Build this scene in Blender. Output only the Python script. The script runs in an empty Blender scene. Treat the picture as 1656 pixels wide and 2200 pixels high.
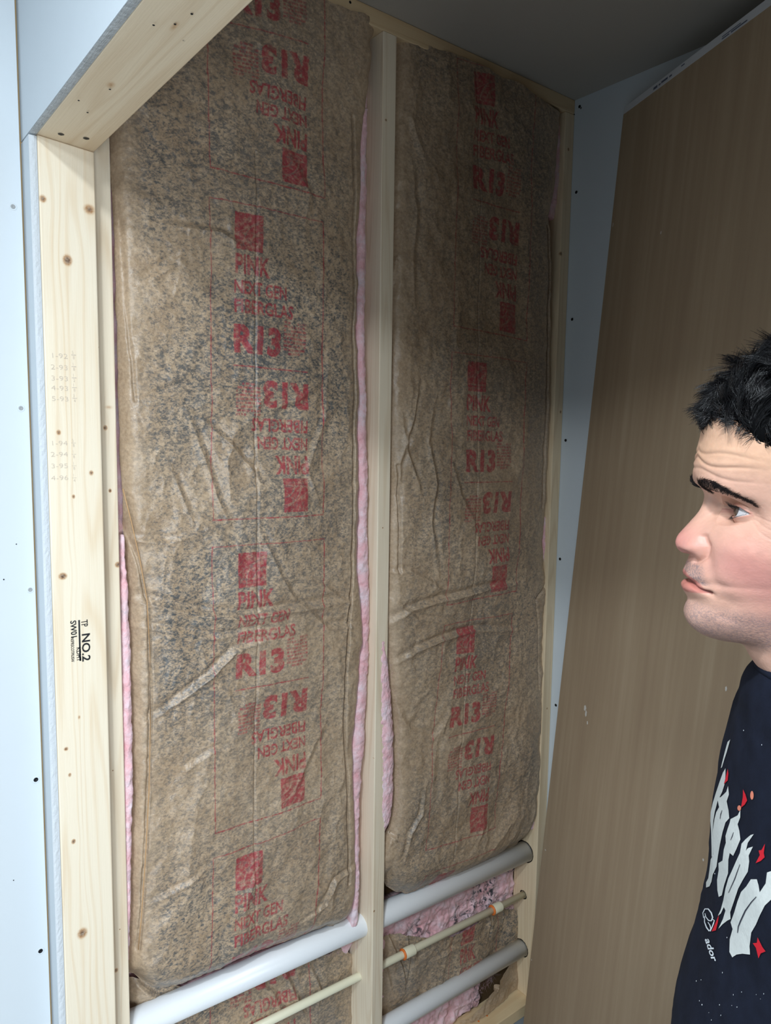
import bpy, bmesh, math, random
import numpy as np
from mathutils import Vector, Matrix, Euler
from mathutils.bvhtree import BVHTree
random.seed(7); np.random.seed(7)
S = bpy.context.scene
COL = S.collection

# ------------------------------------------------------------------ camera
W, H = 1656, 2200
CAM = np.array([-0.17401467, -1.36287602, 1.77232208])
RV = np.array([0.7879554, -0.61554635, 0.01513197])
UV = np.array([0.05276892, 0.09199337, 0.99436043])
FV = np.array([0.61346697, 0.78271318, -0.10496839])
FPX = 1579.318
cd = bpy.data.cameras.new('camera'); cam = bpy.data.objects.new('camera', cd); COL.objects.link(cam)
cam.matrix_world = Matrix(((RV[0], UV[0], -FV[0], CAM[0]), (RV[1], UV[1], -FV[1], CAM[1]), (RV[2], UV[2], -FV[2], CAM[2]), (0, 0, 0, 1)))
cd.sensor_fit = 'VERTICAL'; cd.sensor_height = 36.0; cd.sensor_width = 36.0
cd.lens = FPX * 36.0 / H; cd.clip_start = 0.02
S.camera = cam

# ------------------------------------------------------------------ light
S.view_settings.view_transform = 'Standard'; S.view_settings.look = 'None'
S.view_settings.gamma = 1.0; S.view_settings.use_curve_mapping = False
S.view_settings.exposure = 1.7
wd = bpy.data.worlds.new('world'); S.world = wd; wd.use_nodes = True
wd.node_tree.nodes['Background'].inputs[0].default_value = (0.75, 0.87, 1.0, 1)
wd.node_tree.nodes['Background'].inputs[1].default_value = 0.25

def area(name, loc, size, power, col, target=None):
    l = bpy.data.lights.new(name, 'AREA'); l.shape = 'DISK'; l.size = size; l.energy = power; l.color = col
    o = bpy.data.objects.new(name, l); COL.objects.link(o); o.location = loc
    d = Vector(target) - Vector(loc) if target else Vector((0, 0, -1))
    o.rotation_euler = d.to_track_quat('-Z', 'Y').to_euler()
    return o
LCOL = (0.84, 0.93, 1.0)
area('ceiling_lamp_near', (-0.42, -1.25, 2.62), 0.12, 7.5, LCOL)
area('ceiling_lamp_far', (-1.1, -2.0, 2.62), 0.60, 21, LCOL)
room_fill = area('room_fill_light', (-0.75, -3.53, 1.05), 1.3, 21, (0.86, 0.94, 1.0), (-0.6, 0, 1.5))  # unseen soft source added in the room for broad light through the opening
room_fill.data.shape = 'RECTANGLE'; room_fill.data.size = 1.1; room_fill.data.size_y = 1.15

# ------------------------------------------------------------------ helpers
def ray(x, y): return FV + RV * (x - W / 2) / FPX - UV * (y - H / 2) / FPX
def onY(x, y, Y=0.0):
    d = ray(x, y); return CAM + d * (Y - CAM[1]) / d[1]
def onX(x, y, X):
    d = ray(x, y); return CAM + d * (X - CAM[0]) / d[0]
def onZ(x, y, Z):
    d = ray(x, y); return CAM + d * (Z - CAM[2]) / d[2]

def mesh_obj(name, verts, faces, mat=None, parent=None, smooth=False):
    me = bpy.data.meshes.new(name); me.from_pydata([tuple(v) for v in verts], [], [tuple(f) for f in faces]); me.update()
    if smooth: me.polygons.foreach_set('use_smooth', [True] * len(me.polygons))
    o = bpy.data.objects.new(name, me); COL.objects.link(o)
    if mat: me.materials.append(mat)
    if parent: o.parent = parent
    return o
def bm_obj(name, bm, mat=None, parent=None, smooth=False):
    me = bpy.data.meshes.new(name); bmesh.ops.recalc_face_normals(bm, faces=bm.faces); bm.to_mesh(me); bm.free()
    if smooth: me.polygons.foreach_set('use_smooth', [True] * len(me.polygons))
    o = bpy.data.objects.new(name, me); COL.objects.link(o)
    if mat: me.materials.append(mat)
    if parent: o.parent = parent
    return o
def empty(name, loc=(0, 0, 0)):
    o = bpy.data.objects.new(name, None); COL.objects.link(o); o.location = loc; return o
def tag(o, label=None, cat=None, group=None, kind=None):
    if label: o['label'] = label
    if cat: o['category'] = cat
    if group: o['group'] = group
    if kind: o['kind'] = kind
    return o
def box_bm(lo, hi, bev=0.0, bm=None, seg=2):
    own = bm is None
    b = bmesh.new()
    bmesh.ops.create_cube(b, size=1.0)
    for v in b.verts:
        v.co = Vector([(lo[i] + hi[i]) / 2 + v.co[i] * (hi[i] - lo[i]) for i in range(3)])
    if bev: bmesh.ops.bevel(b, geom=list(b.edges), offset=bev, segments=seg, affect='EDGES', profile=0.5)
    if own: return b
    me = bpy.data.meshes.new('t'); b.to_mesh(me); b.free(); bm.from_mesh(me); bpy.data.meshes.remove(me); return bm
def box(name, lo, hi, mat, parent=None, bev=0.0): return bm_obj(name, box_bm(lo, hi, bev), mat, parent)
def tube(pts, r, n=16, cap=True):
    """swept round tube -> verts, faces; r scalar or list"""
    V, F = [], []
    pts = [Vector(p) for p in pts]
    rs = r if hasattr(r, '__len__') else [r] * len(pts)
    up = Vector((0, 0, 1))
    for i, p in enumerate(pts):
        d = (pts[min(i + 1, len(pts) - 1)] - pts[max(i - 1, 0)]).normalized()
        a = d.cross(up); a = a.normalized() if a.length > 1e-4 else Vector((1, 0, 0)); b = a.cross(d)
        for k in range(n):
            t = 2 * math.pi * k / n
            V.append(p + (a * math.cos(t) + b * math.sin(t)) * rs[i])
    for i in range(len(pts) - 1):
        for k in range(n):
            F.append((i * n + k, i * n + (k + 1) % n, (i + 1) * n + (k + 1) % n, (i + 1) * n + k))
    if cap:
        F.append(tuple(range(n))[::-1]); F.append(tuple((len(pts) - 1) * n + k for k in range(n)))
    return V, F

# value noise in numpy (for folds and crumples)
def vnoise(x, y, seed=0):
    rs = np.random.RandomState(seed); T = rs.rand(64, 64)
    xi = np.floor(x).astype(int); yi = np.floor(y).astype(int); fx = x - xi; fy = y - yi
    fx = fx * fx * fx * (fx * (fx * 6 - 15) + 10); fy = fy * fy * fy * (fy * (fy * 6 - 15) + 10)
    a = T[xi % 64, yi % 64]; b = T[(xi + 1) % 64, yi % 64]; c = T[xi % 64, (yi + 1) % 64]; d = T[(xi + 1) % 64, (yi + 1) % 64]
    return (a * (1 - fx) + b * fx) * (1 - fy) + (c * (1 - fx) + d * fx) * fy
def fbm(x, y, seed=0, octs=4, gain=0.5):
    s = 0; a = 1; t = 0
    for i in range(octs):
        s = s + a * vnoise(x * 2 ** i + 7.3 * i, y * 2 ** i + 3.1 * i, seed + i); t += a; a *= gain
    return s / t
def sstep(a, b, x):
    t = np.clip((x - a) / (b - a), 0, 1); return t * t * (3 - 2 * t)

# ------------------------------------------------------------------ materials
class NT:
    def __init__(s, name, rough=0.6, col=(0.8, 0.8, 0.8), spec=0.5):
        s.m = bpy.data.materials.new(name); s.m.use_nodes = True; s.t = s.m.node_tree
        s.b = s.t.nodes['Principled BSDF']; s.b.inputs['Roughness'].default_value = rough
        s.b.inputs['Base Color'].default_value = (*col, 1); s.b.inputs['Specular IOR Level'].default_value = spec
    def n(s, typ, **kw):
        nd = s.t.nodes.new(typ)
        for k, v in kw.items():
            if k in nd.inputs.keys() if isinstance(k, str) else False: s.put(nd.inputs[k], v)
            elif k[0] == 'i' and k[1:].isdigit(): s.put(nd.inputs[int(k[1:])], v)
            else: setattr(nd, k, v)
        return nd
    def put(s, sock, v):
        if hasattr(v, 'is_linked') or hasattr(v, 'links'): s.t.links.new(v, sock)
        elif isinstance(v, (tuple, list)) and len(v) == 3 and sock.type == 'RGBA': sock.default_value = (*v, 1)
        else: sock.default_value = v
    def math(s, op, a, b=0.0, c=0.0, clamp=False):
        nd = s.n('ShaderNodeMath', operation=op, use_clamp=clamp); s.put(nd.inputs[0], a); s.put(nd.inputs[1], b); s.put(nd.inputs[2], c); return nd.outputs[0]
    def vmath(s, op, a, b=(0, 0, 0)):
        nd = s.n('ShaderNodeVectorMath', operation=op); s.put(nd.inputs[0], a); s.put(nd.inputs[1], b)
        return nd.outputs['Value'] if op in ('LENGTH', 'DOT_PRODUCT', 'DISTANCE') else nd.outputs[0]
    def coord(s, which='Object', scale=(1, 1, 1), loc=(0, 0, 0)):
        tc = s.n('ShaderNodeTexCoord'); mp = s.n('ShaderNodeMapping'); s.put(mp.inputs[0], tc.outputs[which])
        mp.inputs[1].default_value = loc; mp.inputs[3].default_value = scale; return mp.outputs[0]
    def noise(s, vec, scale=5, detail=3, rough=0.5, dist=0.0):
        nd = s.n('ShaderNodeTexNoise'); s.put(nd.inputs['Vector'], vec); nd.inputs['Scale'].default_value = scale
        nd.inputs['Detail'].default_value = detail; nd.inputs['Roughness'].default_value = rough; nd.inputs['Distortion'].default_value = dist
        return nd.outputs['Fac']
    def ramp(s, fac, stops):
        nd = s.n('ShaderNodeValToRGB'); s.put(nd.inputs[0], fac); e = nd.color_ramp.elements
        while len(e) < len(stops): e.new(0.5)
        for i, (p, c) in enumerate(stops):
            e[i].position = p; e[i].color = (*c, 1) if hasattr(c, '__len__') else (c, c, c, 1)
        return nd.outputs[0]
    def mix(s, fac, a, b, mode='MIX'):
        nd = s.n('ShaderNodeMix', data_type='RGBA', blend_type=mode); s.put(nd.inputs[0], fac); s.put(nd.inputs[6], a); s.put(nd.inputs[7], b); return nd.outputs[2]
    def attr(s, name, out='Fac'):
        return s.n('ShaderNodeAttribute', attribute_name=name).outputs[out]
    def bump(s, h, strength=0.3, dist=0.01, normal=None):
        nd = s.n('ShaderNodeBump'); s.put(nd.inputs['Height'], h); nd.inputs['Strength'].default_value = strength; nd.inputs['Distance'].default_value = dist
        if normal: s.put(nd.inputs['Normal'], normal)
        s.t.links.new(nd.outputs[0], s.b.inputs['Normal']); return nd.outputs[0]
    def col(s, v): s.put(s.b.inputs['Base Color'], v)
    def rough(s, v): s.put(s.b.inputs['Roughness'], v)

def srgb(r, g, b):
    f = lambda c: (c / 255 / 12.92) if c <= 10 else ((c / 255 + 0.055) / 1.055) ** 2.4
    return (f(r), f(g), f(b))

def wood(name, axis='Z', seed=0.0, knots=(), face=0.0, light=(240, 227, 206), dark=(221, 198, 168), cross='X', freq=16.0, contrast=0.75):
    """pine: growth-ring lines along the length, bending round the knots.
    knots = (across, along, r_across, r_along, strength)"""
    M = NT(name, 0.55, spec=0.35)
    tc = M.n('ShaderNodeTexCoord'); sep = M.n('ShaderNodeSeparateXYZ'); M.put(sep.inputs[0], tc.outputs['Object'])
    idx = {'X': 0, 'Y': 1, 'Z': 2}
    along = sep.outputs[idx[axis]]; acr = sep.outputs[idx[cross]]
    third = sep.outputs[[i for i in range(3) if i not in (idx[axis], idx[cross])][0]]
    warp = acr; kmask = None; kring = None
    for (a, l, ra, rl, st) in knots:
        da = M.math('SUBTRACT', acr, a); dl = M.math('SUBTRACT', along, l)
        na = M.math('DIVIDE', da, ra); nl = M.math('DIVIDE', dl, rl)
        d = M.math('SQRT', M.math('ADD', M.math('MULTIPLY', na, na), M.math('MULTIPLY', nl, nl)))
        na2 = M.math('DIVIDE', da, ra * 3.0); nl2 = M.math('DIVIDE', dl, rl * 7)
        g = M.math('EXPONENT', M.math('MULTIPLY', M.math('ADD', M.math('MULTIPLY', na2, na2), M.math('MULTIPLY', nl2, nl2)), -1.0))
        warp = M.math('SUBTRACT', warp, M.math('MULTIPLY', M.math('MULTIPLY', M.math('TANH', M.math('MULTIPLY', na, 0.6)), g), ra * 1.1))
        n3 = M.math('DIVIDE', M.math('SUBTRACT', third, face), 0.008)
        d = M.math('SQRT', M.math('ADD', M.math('MULTIPLY', d, d), M.math('MULTIPLY', n3, n3)))
        mk = M.math('MULTIPLY', M.math('SUBTRACT', 1.0, M.math('SMOOTH_MIN', M.math('DIVIDE', d, 1.15), 1.0, 0.15), clamp=True), st * 1.4, clamp=True)
        kmask = mk if kmask is None else M.math('MAXIMUM', kmask, mk)
    cmb = M.n('ShaderNodeCombineXYZ'); M.put(cmb.inputs[0], warp); M.put(cmb.inputs[1], third); M.put(cmb.inputs[2], along)
    mp = M.n('ShaderNodeMapping'); M.put(mp.inputs[0], cmb.outputs[0]); mp.inputs[1].default_value = (seed, seed * 1.7, seed * 0.3); mp.inputs[3].default_value = (11, 11, 0.55)
    n1 = M.noise(mp.outputs[0], 1.0, 2, 0.45)
    rings = M.math('SINE', M.math('MULTIPLY', n1, freq * 6.0))
    rings = M.math('POWER', M.math('ADD', M.math('MULTIPLY', rings, 0.5), 0.5), 3.0)
    mp2 = M.n('ShaderNodeMapping'); M.put(mp2.inputs[0], cmb.outputs[0]); mp2.inputs[3].default_value = (420, 420, 9)
    fib = M.noise(mp2.outputs[0], 1.0, 2, 0.6)
    mp3 = M.n('ShaderNodeMapping'); M.put(mp3.inputs[0], cmb.outputs[0]); mp3.inputs[1].default_value = (seed, 0, seed); mp3.inputs[3].default_value = (18, 18, 2.5)
    tone = M.noise(mp3.outputs[0], 1.0, 2, 0.5)
    fac = M.math('ADD', M.math('MULTIPLY', rings, contrast * 0.55), M.math('MULTIPLY', M.math('SUBTRACT', fib, 0.5), 0.5))
    fac = M.math('ADD', fac, M.math('MULTIPLY', M.math('SUBTRACT', tone, 0.5), 0.9), clamp=True)
    c = M.mix(fac, srgb(*light), srgb(*dark))
    if kmask is not None:
        kn = M.noise(M.coord('Object', (300, 300, 300)), 1.0, 2)
        kc = M.ramp(kmask, [(0.0, srgb(206, 172, 130)), (0.35, srgb(190, 148, 104)), (0.6, srgb(168, 126, 88)), (1.0, srgb(98, 68, 50))])
        c = M.mix(M.math('MULTIPLY', M.math('MULTIPLY', kmask, 2.0, clamp=True), M.math('ADD', kn, 0.35), clamp=True), c, kc)
    M.col(c); M.bump(M.math('ADD', fib, M.math('MULTIPLY', rings, 0.3)), 0.12, 0.002)
    return M.m

def flat(name, c, rough=0.6, spec=0.4, nz=0.0, nscale=20, bump=0.0, bscale=300, metallic=0.0):
    M = NT(name, rough, c, spec); M.b.inputs['Metallic'].default_value = metallic
    if nz:
        n = M.noise(M.coord(), nscale, 4, 0.6)
        k = M.math('ADD', 1.0 - nz * 0.5, M.math('MULTIPLY', n, nz))
        M.col(M.mix(1.0, c, M.n('ShaderNodeCombineColor', i0=k, i1=k, i2=k).outputs[0], 'MULTIPLY'))
    if bump: M.bump(M.noise(M.coord(), bscale, 3, 0.6), bump, 0.001)
    return M.m
WHITE = flat('drywall_paper', srgb(203, 210, 215), 0.75, 0.25, 0.05, 6, 0.12, 700)
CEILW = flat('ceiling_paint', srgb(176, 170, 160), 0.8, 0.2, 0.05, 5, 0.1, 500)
SCREW = flat('black_screw', srgb(26, 26, 30), 0.4, 0.6, metallic=0.6)
DIMPLE = flat('dimple_paper', srgb(150, 156, 160), 0.8)
FLOORM = flat('subfloor', srgb(120, 128, 135), 0.6, 0.3, 0.3, 12)
def gypsum():
    M = NT('gypsum_edge', 0.9, spec=0.2)
    v = M.coord('Object', (1, 60, 60)); n = M.noise(v, 3.0, 5, 0.65); n2 = M.noise(M.coord('Object', (900, 90, 90)), 1.0, 3, 0.6)
    M.col(M.ramp(M.math('ADD', M.math('MULTIPLY', n, 0.6), M.math('MULTIPLY', n2, 0.4)), [(0.3, srgb(150, 152, 154)), (0.5, srgb(188, 190, 190)), (0.7, srgb(208, 210, 210))]))
    M.bump(M.math('ADD', n, n2), 0.8, 0.0015); return M.m
GYPS = gypsum()
DARK = flat('dark_gap', srgb(40, 36, 34), 0.9, 0.1)
ROOMW = flat('room_paint', srgb(150, 150, 148), 0.8, 0.2, 0.05, 5)
# ------------------------------------------------------------------ setting
X0, YJ, ZC, ZH, XA, XB, XE = 0.1412, -0.0395, 2.6922, 2.2432, 0.2690, 0.8681, 1.5342
XD = X0 - 0.0127            # room face of the opening wall
YW = 0.0014                 # face of the side wall seen at the far left
def struct(name, lo, hi, mat, **k):
    o = box(name, lo, hi, mat, **k); o['kind'] = 'structure'; return o
def mesh_struct(name, bm, mat):
    o = bm_obj(name, bm, mat); o['kind'] = 'structure'; return o
struct('floor', (-3.0, -3.6, -0.12), (2.2, 0.3, 0.0), FLOORM)
ceil = struct('ceiling', (XD + 0.05, -3.0, ZC), (XE + 0.1, 0.1, ZC + 0.013), CEILW)
struct('ceiling_room', (-3.0, -3.6, ZC), (XD + 0.05, 0.1, ZC + 0.013), WHITE)['kind'] = 'structure'
wr = struct('wall_right', (XE, -3.0, 0.0), (XE + 0.0127, 0.13, ZC), WHITE)
wl = mesh_struct('wall_left', box_bm((-3.0, YW, 0), (XD - 0.0045, YW + 0.0127, ZC), 0.0008), WHITE)
struct('wall_room_side', (-3.1, -3.6, 0), (-3.0, 0.1, ZC), ROOMW)
struct('wall_room_back', (-3.0, -3.7, 0), (2.2, -3.6, ZC), ROOMW)
struct('wall_closet_front', (XD, -3.0, 0), (XE + 0.1, -2.9, ZC), ROOMW)
struct('wall_sheathing', (XD - 0.1, 0.120, 0), (XE + 0.1, 0.132, ZC), flat('sheathing', srgb(120, 96, 66), 0.8, 0.2, 0.3, 30))
# opening wall: drywall with a cut-out (full height beside the stud, only above the header further on)
GE = 0.0005
struct('trim_corner_stud', (XD - 0.0500, YW + 0.0132, 0), (XD + 0.012, YW + 0.0500, ZC), wood('wood_corner', 'Z', 9.1, light=(214, 180, 130), dark=(190, 150, 100)))
wf = empty('wall_opening'); wf['kind'] = 'structure'
sheet_col = bm_obj('drywall_strip', box_bm((XD, YJ + 0.001, 0), (X0 - 0.0006, YW + 0.0125, ZH - 0.003), 0.0), WHITE, wf)
sheet_top = bm_obj('drywall_over_header', box_bm((XD, -1.4195, ZH), (X0 - 0.0006, YW + 0.0125, ZC), 0.0), WHITE, wf)
# torn gypsum core showing on the cut edges (ragged strips)
def ragged_strip(name, A, B, across, normal, w, n=160, amp=0.0008, mat=GYPS, parent=None):
    A, B, across, normal = map(Vector, (A, B, across, normal)); rs = random.Random(hash(name) % 1000 if False else len(name))
    V, F = [], []
    for i in range(n + 1):
        p = A.lerp(B, i / n); j = (rs.random() - .5) * amp; k = (rs.random() - .5) * amp
        V += [p + across * (0.0006 + 0 * j) , p + across * (w * 0.33) + normal * (0.0007 + k), p + across * (w * 0.66) + normal * (0.0007 - j), p + across * (w - 0.0006 + j * 0.6) + normal * 0.0001]
    V2 = [v.copy() for v in V]
    for i in range(n):
        for c in range(3): F.append((i * 4 + c, (i + 1) * 4 + c, (i + 1) * 4 + c + 1, i * 4 + c + 1))
    return mesh_obj(name, V2, F, mat, parent)
ragged_strip('cut_edge', (XD, YJ + 0.0008, 0), (XD, YJ + 0.0008, ZH - 0.003), (1, 0, 0), (0, -1, 0), 0.0120, 300, mat=flat('gypsum_edge_white', srgb(205, 210, 214), 0.9, 0.2, 0.12, 260, 0.9, 220), parent=wf)
ragged_strip('cut_edge', (XD, YJ, ZH - 0.0003), (XD, -1.418, ZH - 0.0003), (1, 0, 0), (0, 0, -1), 0.0121, 400, parent=wf)
# added window frame around the soft fill light, unseen behind the camera
wn = empty('added_window_1', (-0.75, -3.59, 1.05)); wn['kind'] = 'structure'
for (a0, a1, c0, c1) in ((-1.38, -1.30, .40, 1.70), (-.20, -.12, .40, 1.70), (-1.38, -.12, .40, .47), (-1.38, -.12, 1.63, 1.70), (-.77, -.73, .47, 1.63)):
    q = box('added_window_frame', (a0, -3.6, c0), (a1, -3.56, c1), WHITE, wn); q.matrix_parent_inverse = Matrix.Translation((.75, 3.59, -1.05))
# closed stud wall beyond the opening (behind the photographer)
struct('wall_front', (XD, -2.9, 0), (X0 + 0.089, -1.42, ZC), ROOMW)

# screws: head disc sunk in a dimple, child of the panel it fixes
def screw(parent, c, nrm, r=0.0042, dark=True, name='screw', dimple=True):
    nrm = Vector(nrm).normalized(); t = nrm.orthogonal().normalized(); b = nrm.cross(t); c = Vector(c)
    def ring(rad, off, n=20): return [c + nrm * off + (t * math.cos(2 * math.pi * k / n) + b * math.sin(2 * math.pi * k / n)) * rad for k in range(n)]
    V, F = [], []; n = 20
    for rad, off in ((r, 0.0005), (r * 0.8, 0.0009), (r * 0.45, 0.0006), (r * 0.3, 0.0003)): V += ring(rad, off)
    for q in range(3):
        for k in range(n): F.append((q * n + k, q * n + (k + 1) % n, (q + 1) * n + (k + 1) % n, (q + 1) * n + k))
    F.append(tuple(3 * n + k for k in range(n)))
    o = mesh_obj(name, V, F, SCREW, parent, True)
    if dimple:
        V, F = [], []
        rings = ((r * 1.75, 0.0002), (r * 1.5, 0.0008), (r * 1.15, 0.0003), (r * 0.9, 0.00025))
        for rad, off in rings: V += ring(rad * (1 + random.uniform(-.04, .04)), off)
        for q in range(len(rings) - 1):
            for k in range(n): F.append((q * n + k, q * n + (k + 1) % n, (q + 1) * n + (k + 1) % n, (q + 1) * n + k))
        mesh_obj('dimple', V, F, WHITE, o, True)
    return o
for (x, y, s) in ((28, 444, 1), (45, 877, 1), (65, 1267, 1), (77, 1675, 1.1), (87, 2043, 1.1)):
    o = screw(wl, onY(x, y, YW), (0, -1, 0), 0.0036 * s)
    if s == 1: o.data.materials[0] = flat('filled_screw', srgb(150, 152, 152), 0.6)
for (x, y, r) in ((8, 1245, .0012), (35, 1169, .001), (29, 1891, .001)):
    screw(wl, onY(x, y, YW), (0, -1, 0), r, dimple=False, name='nick')
for (x, y) in ((1245, 229), (1238, 413), (1229, 686), (1215, 946), (1203, 1201), (1194, 1515)):
    screw(wr, onX(x, y, XE), (-1, 0, 0), 0.0042)
screw(wr, onX(1248, 232, XE), (-1, 0, 0), 0.003, dimple=False)

# ------------------------------------------------------------------ lumber
def board(name, lo, hi, mat, label, cat='stud', group=None, bev=0.002):
    o = box(name, lo, hi, mat, bev=bev); return tag(o, label, cat, group)
# jamb stud, wide face to the camera
kn = []
for (x, y, ra, ru, st) in ((92, 427, .006, .0065, .8), (192, 450, .010, .009, .75), (145, 559, .008, .010, 1.0), (126, 929, .004, .005, .8),
                           (196, 1016, .004, .005, .8), (158, 1067, .003, .004, .8), (135, 1238, .0075, .0065, 1.0), (142, 1609, .004, .004, .8),
                           (150, 1665, .003, .004, .7), (158, 1808, .004, .005, .9), (177, 2005, .0095, .011, .85), (170, 1541, .0025, .004, .5), (214, 746, .002, .002, .9)):
    p = onY(x, y, YJ); kn.append((p[0], p[2], ra, ru, st))
def jamb():
    bm = box_bm((X0, YJ, 0.0), (X0 + 0.089, YJ + 0.038, ZH - 0.0004), 0.0022)
    # the top end follows the slight cup of the header plank
    for v in bm.verts:
        if v.co.z > ZH - 0.01: v.co.z -= 0.0065 * (v.co.x - X0) / 0.089
    return bm
js = bm_obj('jamb_stud', jamb(), wood('wood_jamb', 'Z', 3.3, kn, YJ, light=(238, 225, 202), dark=(222, 196, 160)))
tag(js, 'wide-faced knotty pine stud with pencilled measurements, left edge of the opening', 'stud')
# text helpers
INK = flat('black_stamp', srgb(28, 30, 34), 0.7)
PENCIL = flat('pencil', srgb(205, 192, 176), 0.7)
def text_obj(name, body, origin, xdir, updir, size, mat, parent, sx=1.0, bold=0.0, normal_off=0.0004, align='LEFT', label=None):
    cu = bpy.data.curves.new('t', 'FONT'); cu.body = body; cu.size = 1.0; cu.offset = bold; cu.resolution_u = 3; cu.align_x = align
    tmp = bpy.data.objects.new('t', cu); COL.objects.link(tmp)
    dg = bpy.context.evaluated_depsgraph_get(); dg.update(); me = bpy.data.meshes.new_from_object(tmp.evaluated_get(dg)); bpy.data.objects.remove(tmp)
    xd = Vector(xdir).normalized(); ud = Vector(updir).normalized(); nd = xd.cross(ud)
    for v in me.vertices:
        v.co = Vector(origin) + xd * (v.co.x * size * sx) + ud * (v.co.y * size) + nd * normal_off
    me.materials.clear(); me.materials.append(mat); me.name = name
    o = bpy.data.objects.new(name, me); COL.objects.link(o); o.parent = parent
    if label: o['label'] = label
    return o
# mill stamp, reads downwards
def PJ(x, y): return onY(x, y, YJ - 0.0002)
def stamp(name, body, p, q, h, sx_fit, bold=0.0):
    """text running from pixel p to pixel q on the jamb face, letter height h metres"""
    A = Vector(PJ(*p)); B = Vector(PJ(*q)); d = (B - A)
    cu = bpy.data.curves.new('t', 'FONT'); cu.body = body; cu.size = 1
    tmp = bpy.data.objects.new('t', cu); COL.objects.link(tmp); bpy.context.view_layer.update(); wdt = max(tmp.dimensions.x, 1e-3); bpy.data.objects.remove(tmp)
    size = h / 0.7
    up = Vector((0, -1, 0)).cross(d.normalized())
    return text_obj(name, body, A, d, up, size, INK, js, sx=d.length / (wdt * size), bold=bold)
stamp('grade_stamp', 'NO.2', (176, 1361), (177, 1419), 0.0135, 1, 0.02)
stamp('grade_stamp', 'TP', (174, 1333), (175, 1347), 0.0110, 1, 0.01)
stamp('grade_stamp', 'KDHT', (164, 1391), (165, 1420), 0.0075, 1, 0.01)
stamp('grade_stamp', 'SW01', (151, 1334), (153, 1369), 0.0095, 1, 0.02)
stamp('grade_stamp', 'NSPRSCOTPIUSW', (152, 1370), (153, 1422), 0.0052, 1, 0.01)
box('grade_stamp', tuple(np.array(PJ(171, 1420)) + (-0.0004, -0.0004, 0)), tuple(np.array(PJ(171, 1332)) + (0.0004, -0.0001, 0)), INK, js)
# pencilled measurements
def pencil(body, x, y, size=0.012, sx=1.0):
    text_obj('pencil_note', body, PJ(x, y), (1, 0, 0), (-0.06, 0, 1), size, PENCIL, js, sx=sx, bold=-0.012)
for i, (a, b, c, y) in enumerate((('1-92', '5', '8', 768), ('2-93', '1', '8', 793), ('3-93', '1', '2', 817), ('4-93', '1', '8', 838), ('5-93', '3', '4', 861), ('1-94', '5', '8', 957), ('2-94', '1', '8', 981), ('3-95', '1', '8', 1006), ('4-96', '1', '4', 1032))):
    x = 108 + (i % 5) * .6
    pencil(a, x, y, 0.0115, 1.35)
    pencil(b, x + 46, y - 8, 0.007); pencil(c, x + 48, y + 3, 0.007)
    box('pencil_note', tuple(np.array(PJ(x + 45, y - 5)) + (0, -0.0003, 0)), tuple(np.array(PJ(x + 55, y - 5.8)) + (0, -0.0001, 0.0)), PENCIL, js)

# header plank over the opening
hk = []
for (x, y, ra, ru, st) in ((238, 178, .006, .012, .5), (375, 50, .004, .014, .5)):
    p = onZ(x, y, ZH); hk.append((p[0], p[1], ra, ru, st))
bm = box_bm((X0, -1.418, ZH), (X0 + 0.089, YJ + 0.038, ZH + 0.038), 0.0015)
for v in bm.verts: v.co.z -= 0.0065 * (v.co.x - X0) / 0.089
hd = bm_obj('header_plank', bm, wood('wood_header', 'Y', 6.2, hk, ZH, light=(228, 208, 178), dark=(208, 180, 144), freq=12))
tag(hd, 'pine header plank seen from below over the opening, top left', 'beam')
for (x, y) in ((131, 288), (185, 297)):
    p = onZ(x, y, ZH - 0.0065 * (onZ(x, y, ZH)[0] - X0) / 0.089); screw(hd, p, (0, 0, -1), 0.0048, dimple=False)
for (x, y) in ((236, 191), (169, 215), (330, 53), (376, 51), (395, 86), (412, 29), (188, 241)):
    p = onZ(x, y, ZH - 0.004); screw(hd, p, (0, 0, -1), 0.0016, dimple=False, name='nail_hole')
# cripple framing above the header, closed on the closet side by its own blocking
cb = box('header_blocking', (X0 + 0.0005, -1.418, ZH + 0.0385), (X0 + 0.087, YJ + 0.037, ZC - 0.0005), wood('wood_block', 'Y', 2.2), bev=0.001)
tag(cb, 'rough pine blocking stacked on the header plank up to the ceiling', 'beam')
# little chips of torn wood fibre at the jamb/header joint
for (x, y) in ((122, 302), (148, 304), (156, 160)): pass

ZT = ZC - 0.038
def kz(lst, Y, cross=0):
    out = []
    for (x, y, a, b, s) in lst:
        p = onY(x, y, Y); out.append((p[0], p[2], a, b, s))
    return out
ak = kz(((226, 919, .004, .005, 1), (236, 1054, .003, .004, 1), (253, 1213, .006, .006, .9), (249, 2084, .004, .005, .9), (233, 875, .008, .004, .3), (242, 1655, .0015, .0015, 1), (257, 1996, .0015, .0015, 1)), 0)
A = board('wall_stud', (XA - 0.038, -0.001, 0.0383), (XA, 0.088, ZT - 0.0005), wood('wood_a', 'Z', 1.4, ak, light=(238, 224, 200), dark=(210, 184, 150), freq=22), 'narrow pine wall stud at the left end, right behind the wide jamb stud')
ck = kz(((829, 258, .003, .003, 1), (806, 835, .003, .004, .9), (822, 1134, .002, .002, 1), (803, 1957, .003, .003, .9), (786, 1955, .002, .002, .9), (803, 1630, .002, .002, 1), (797, 372, .003, .003, .6)), 0)
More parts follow.
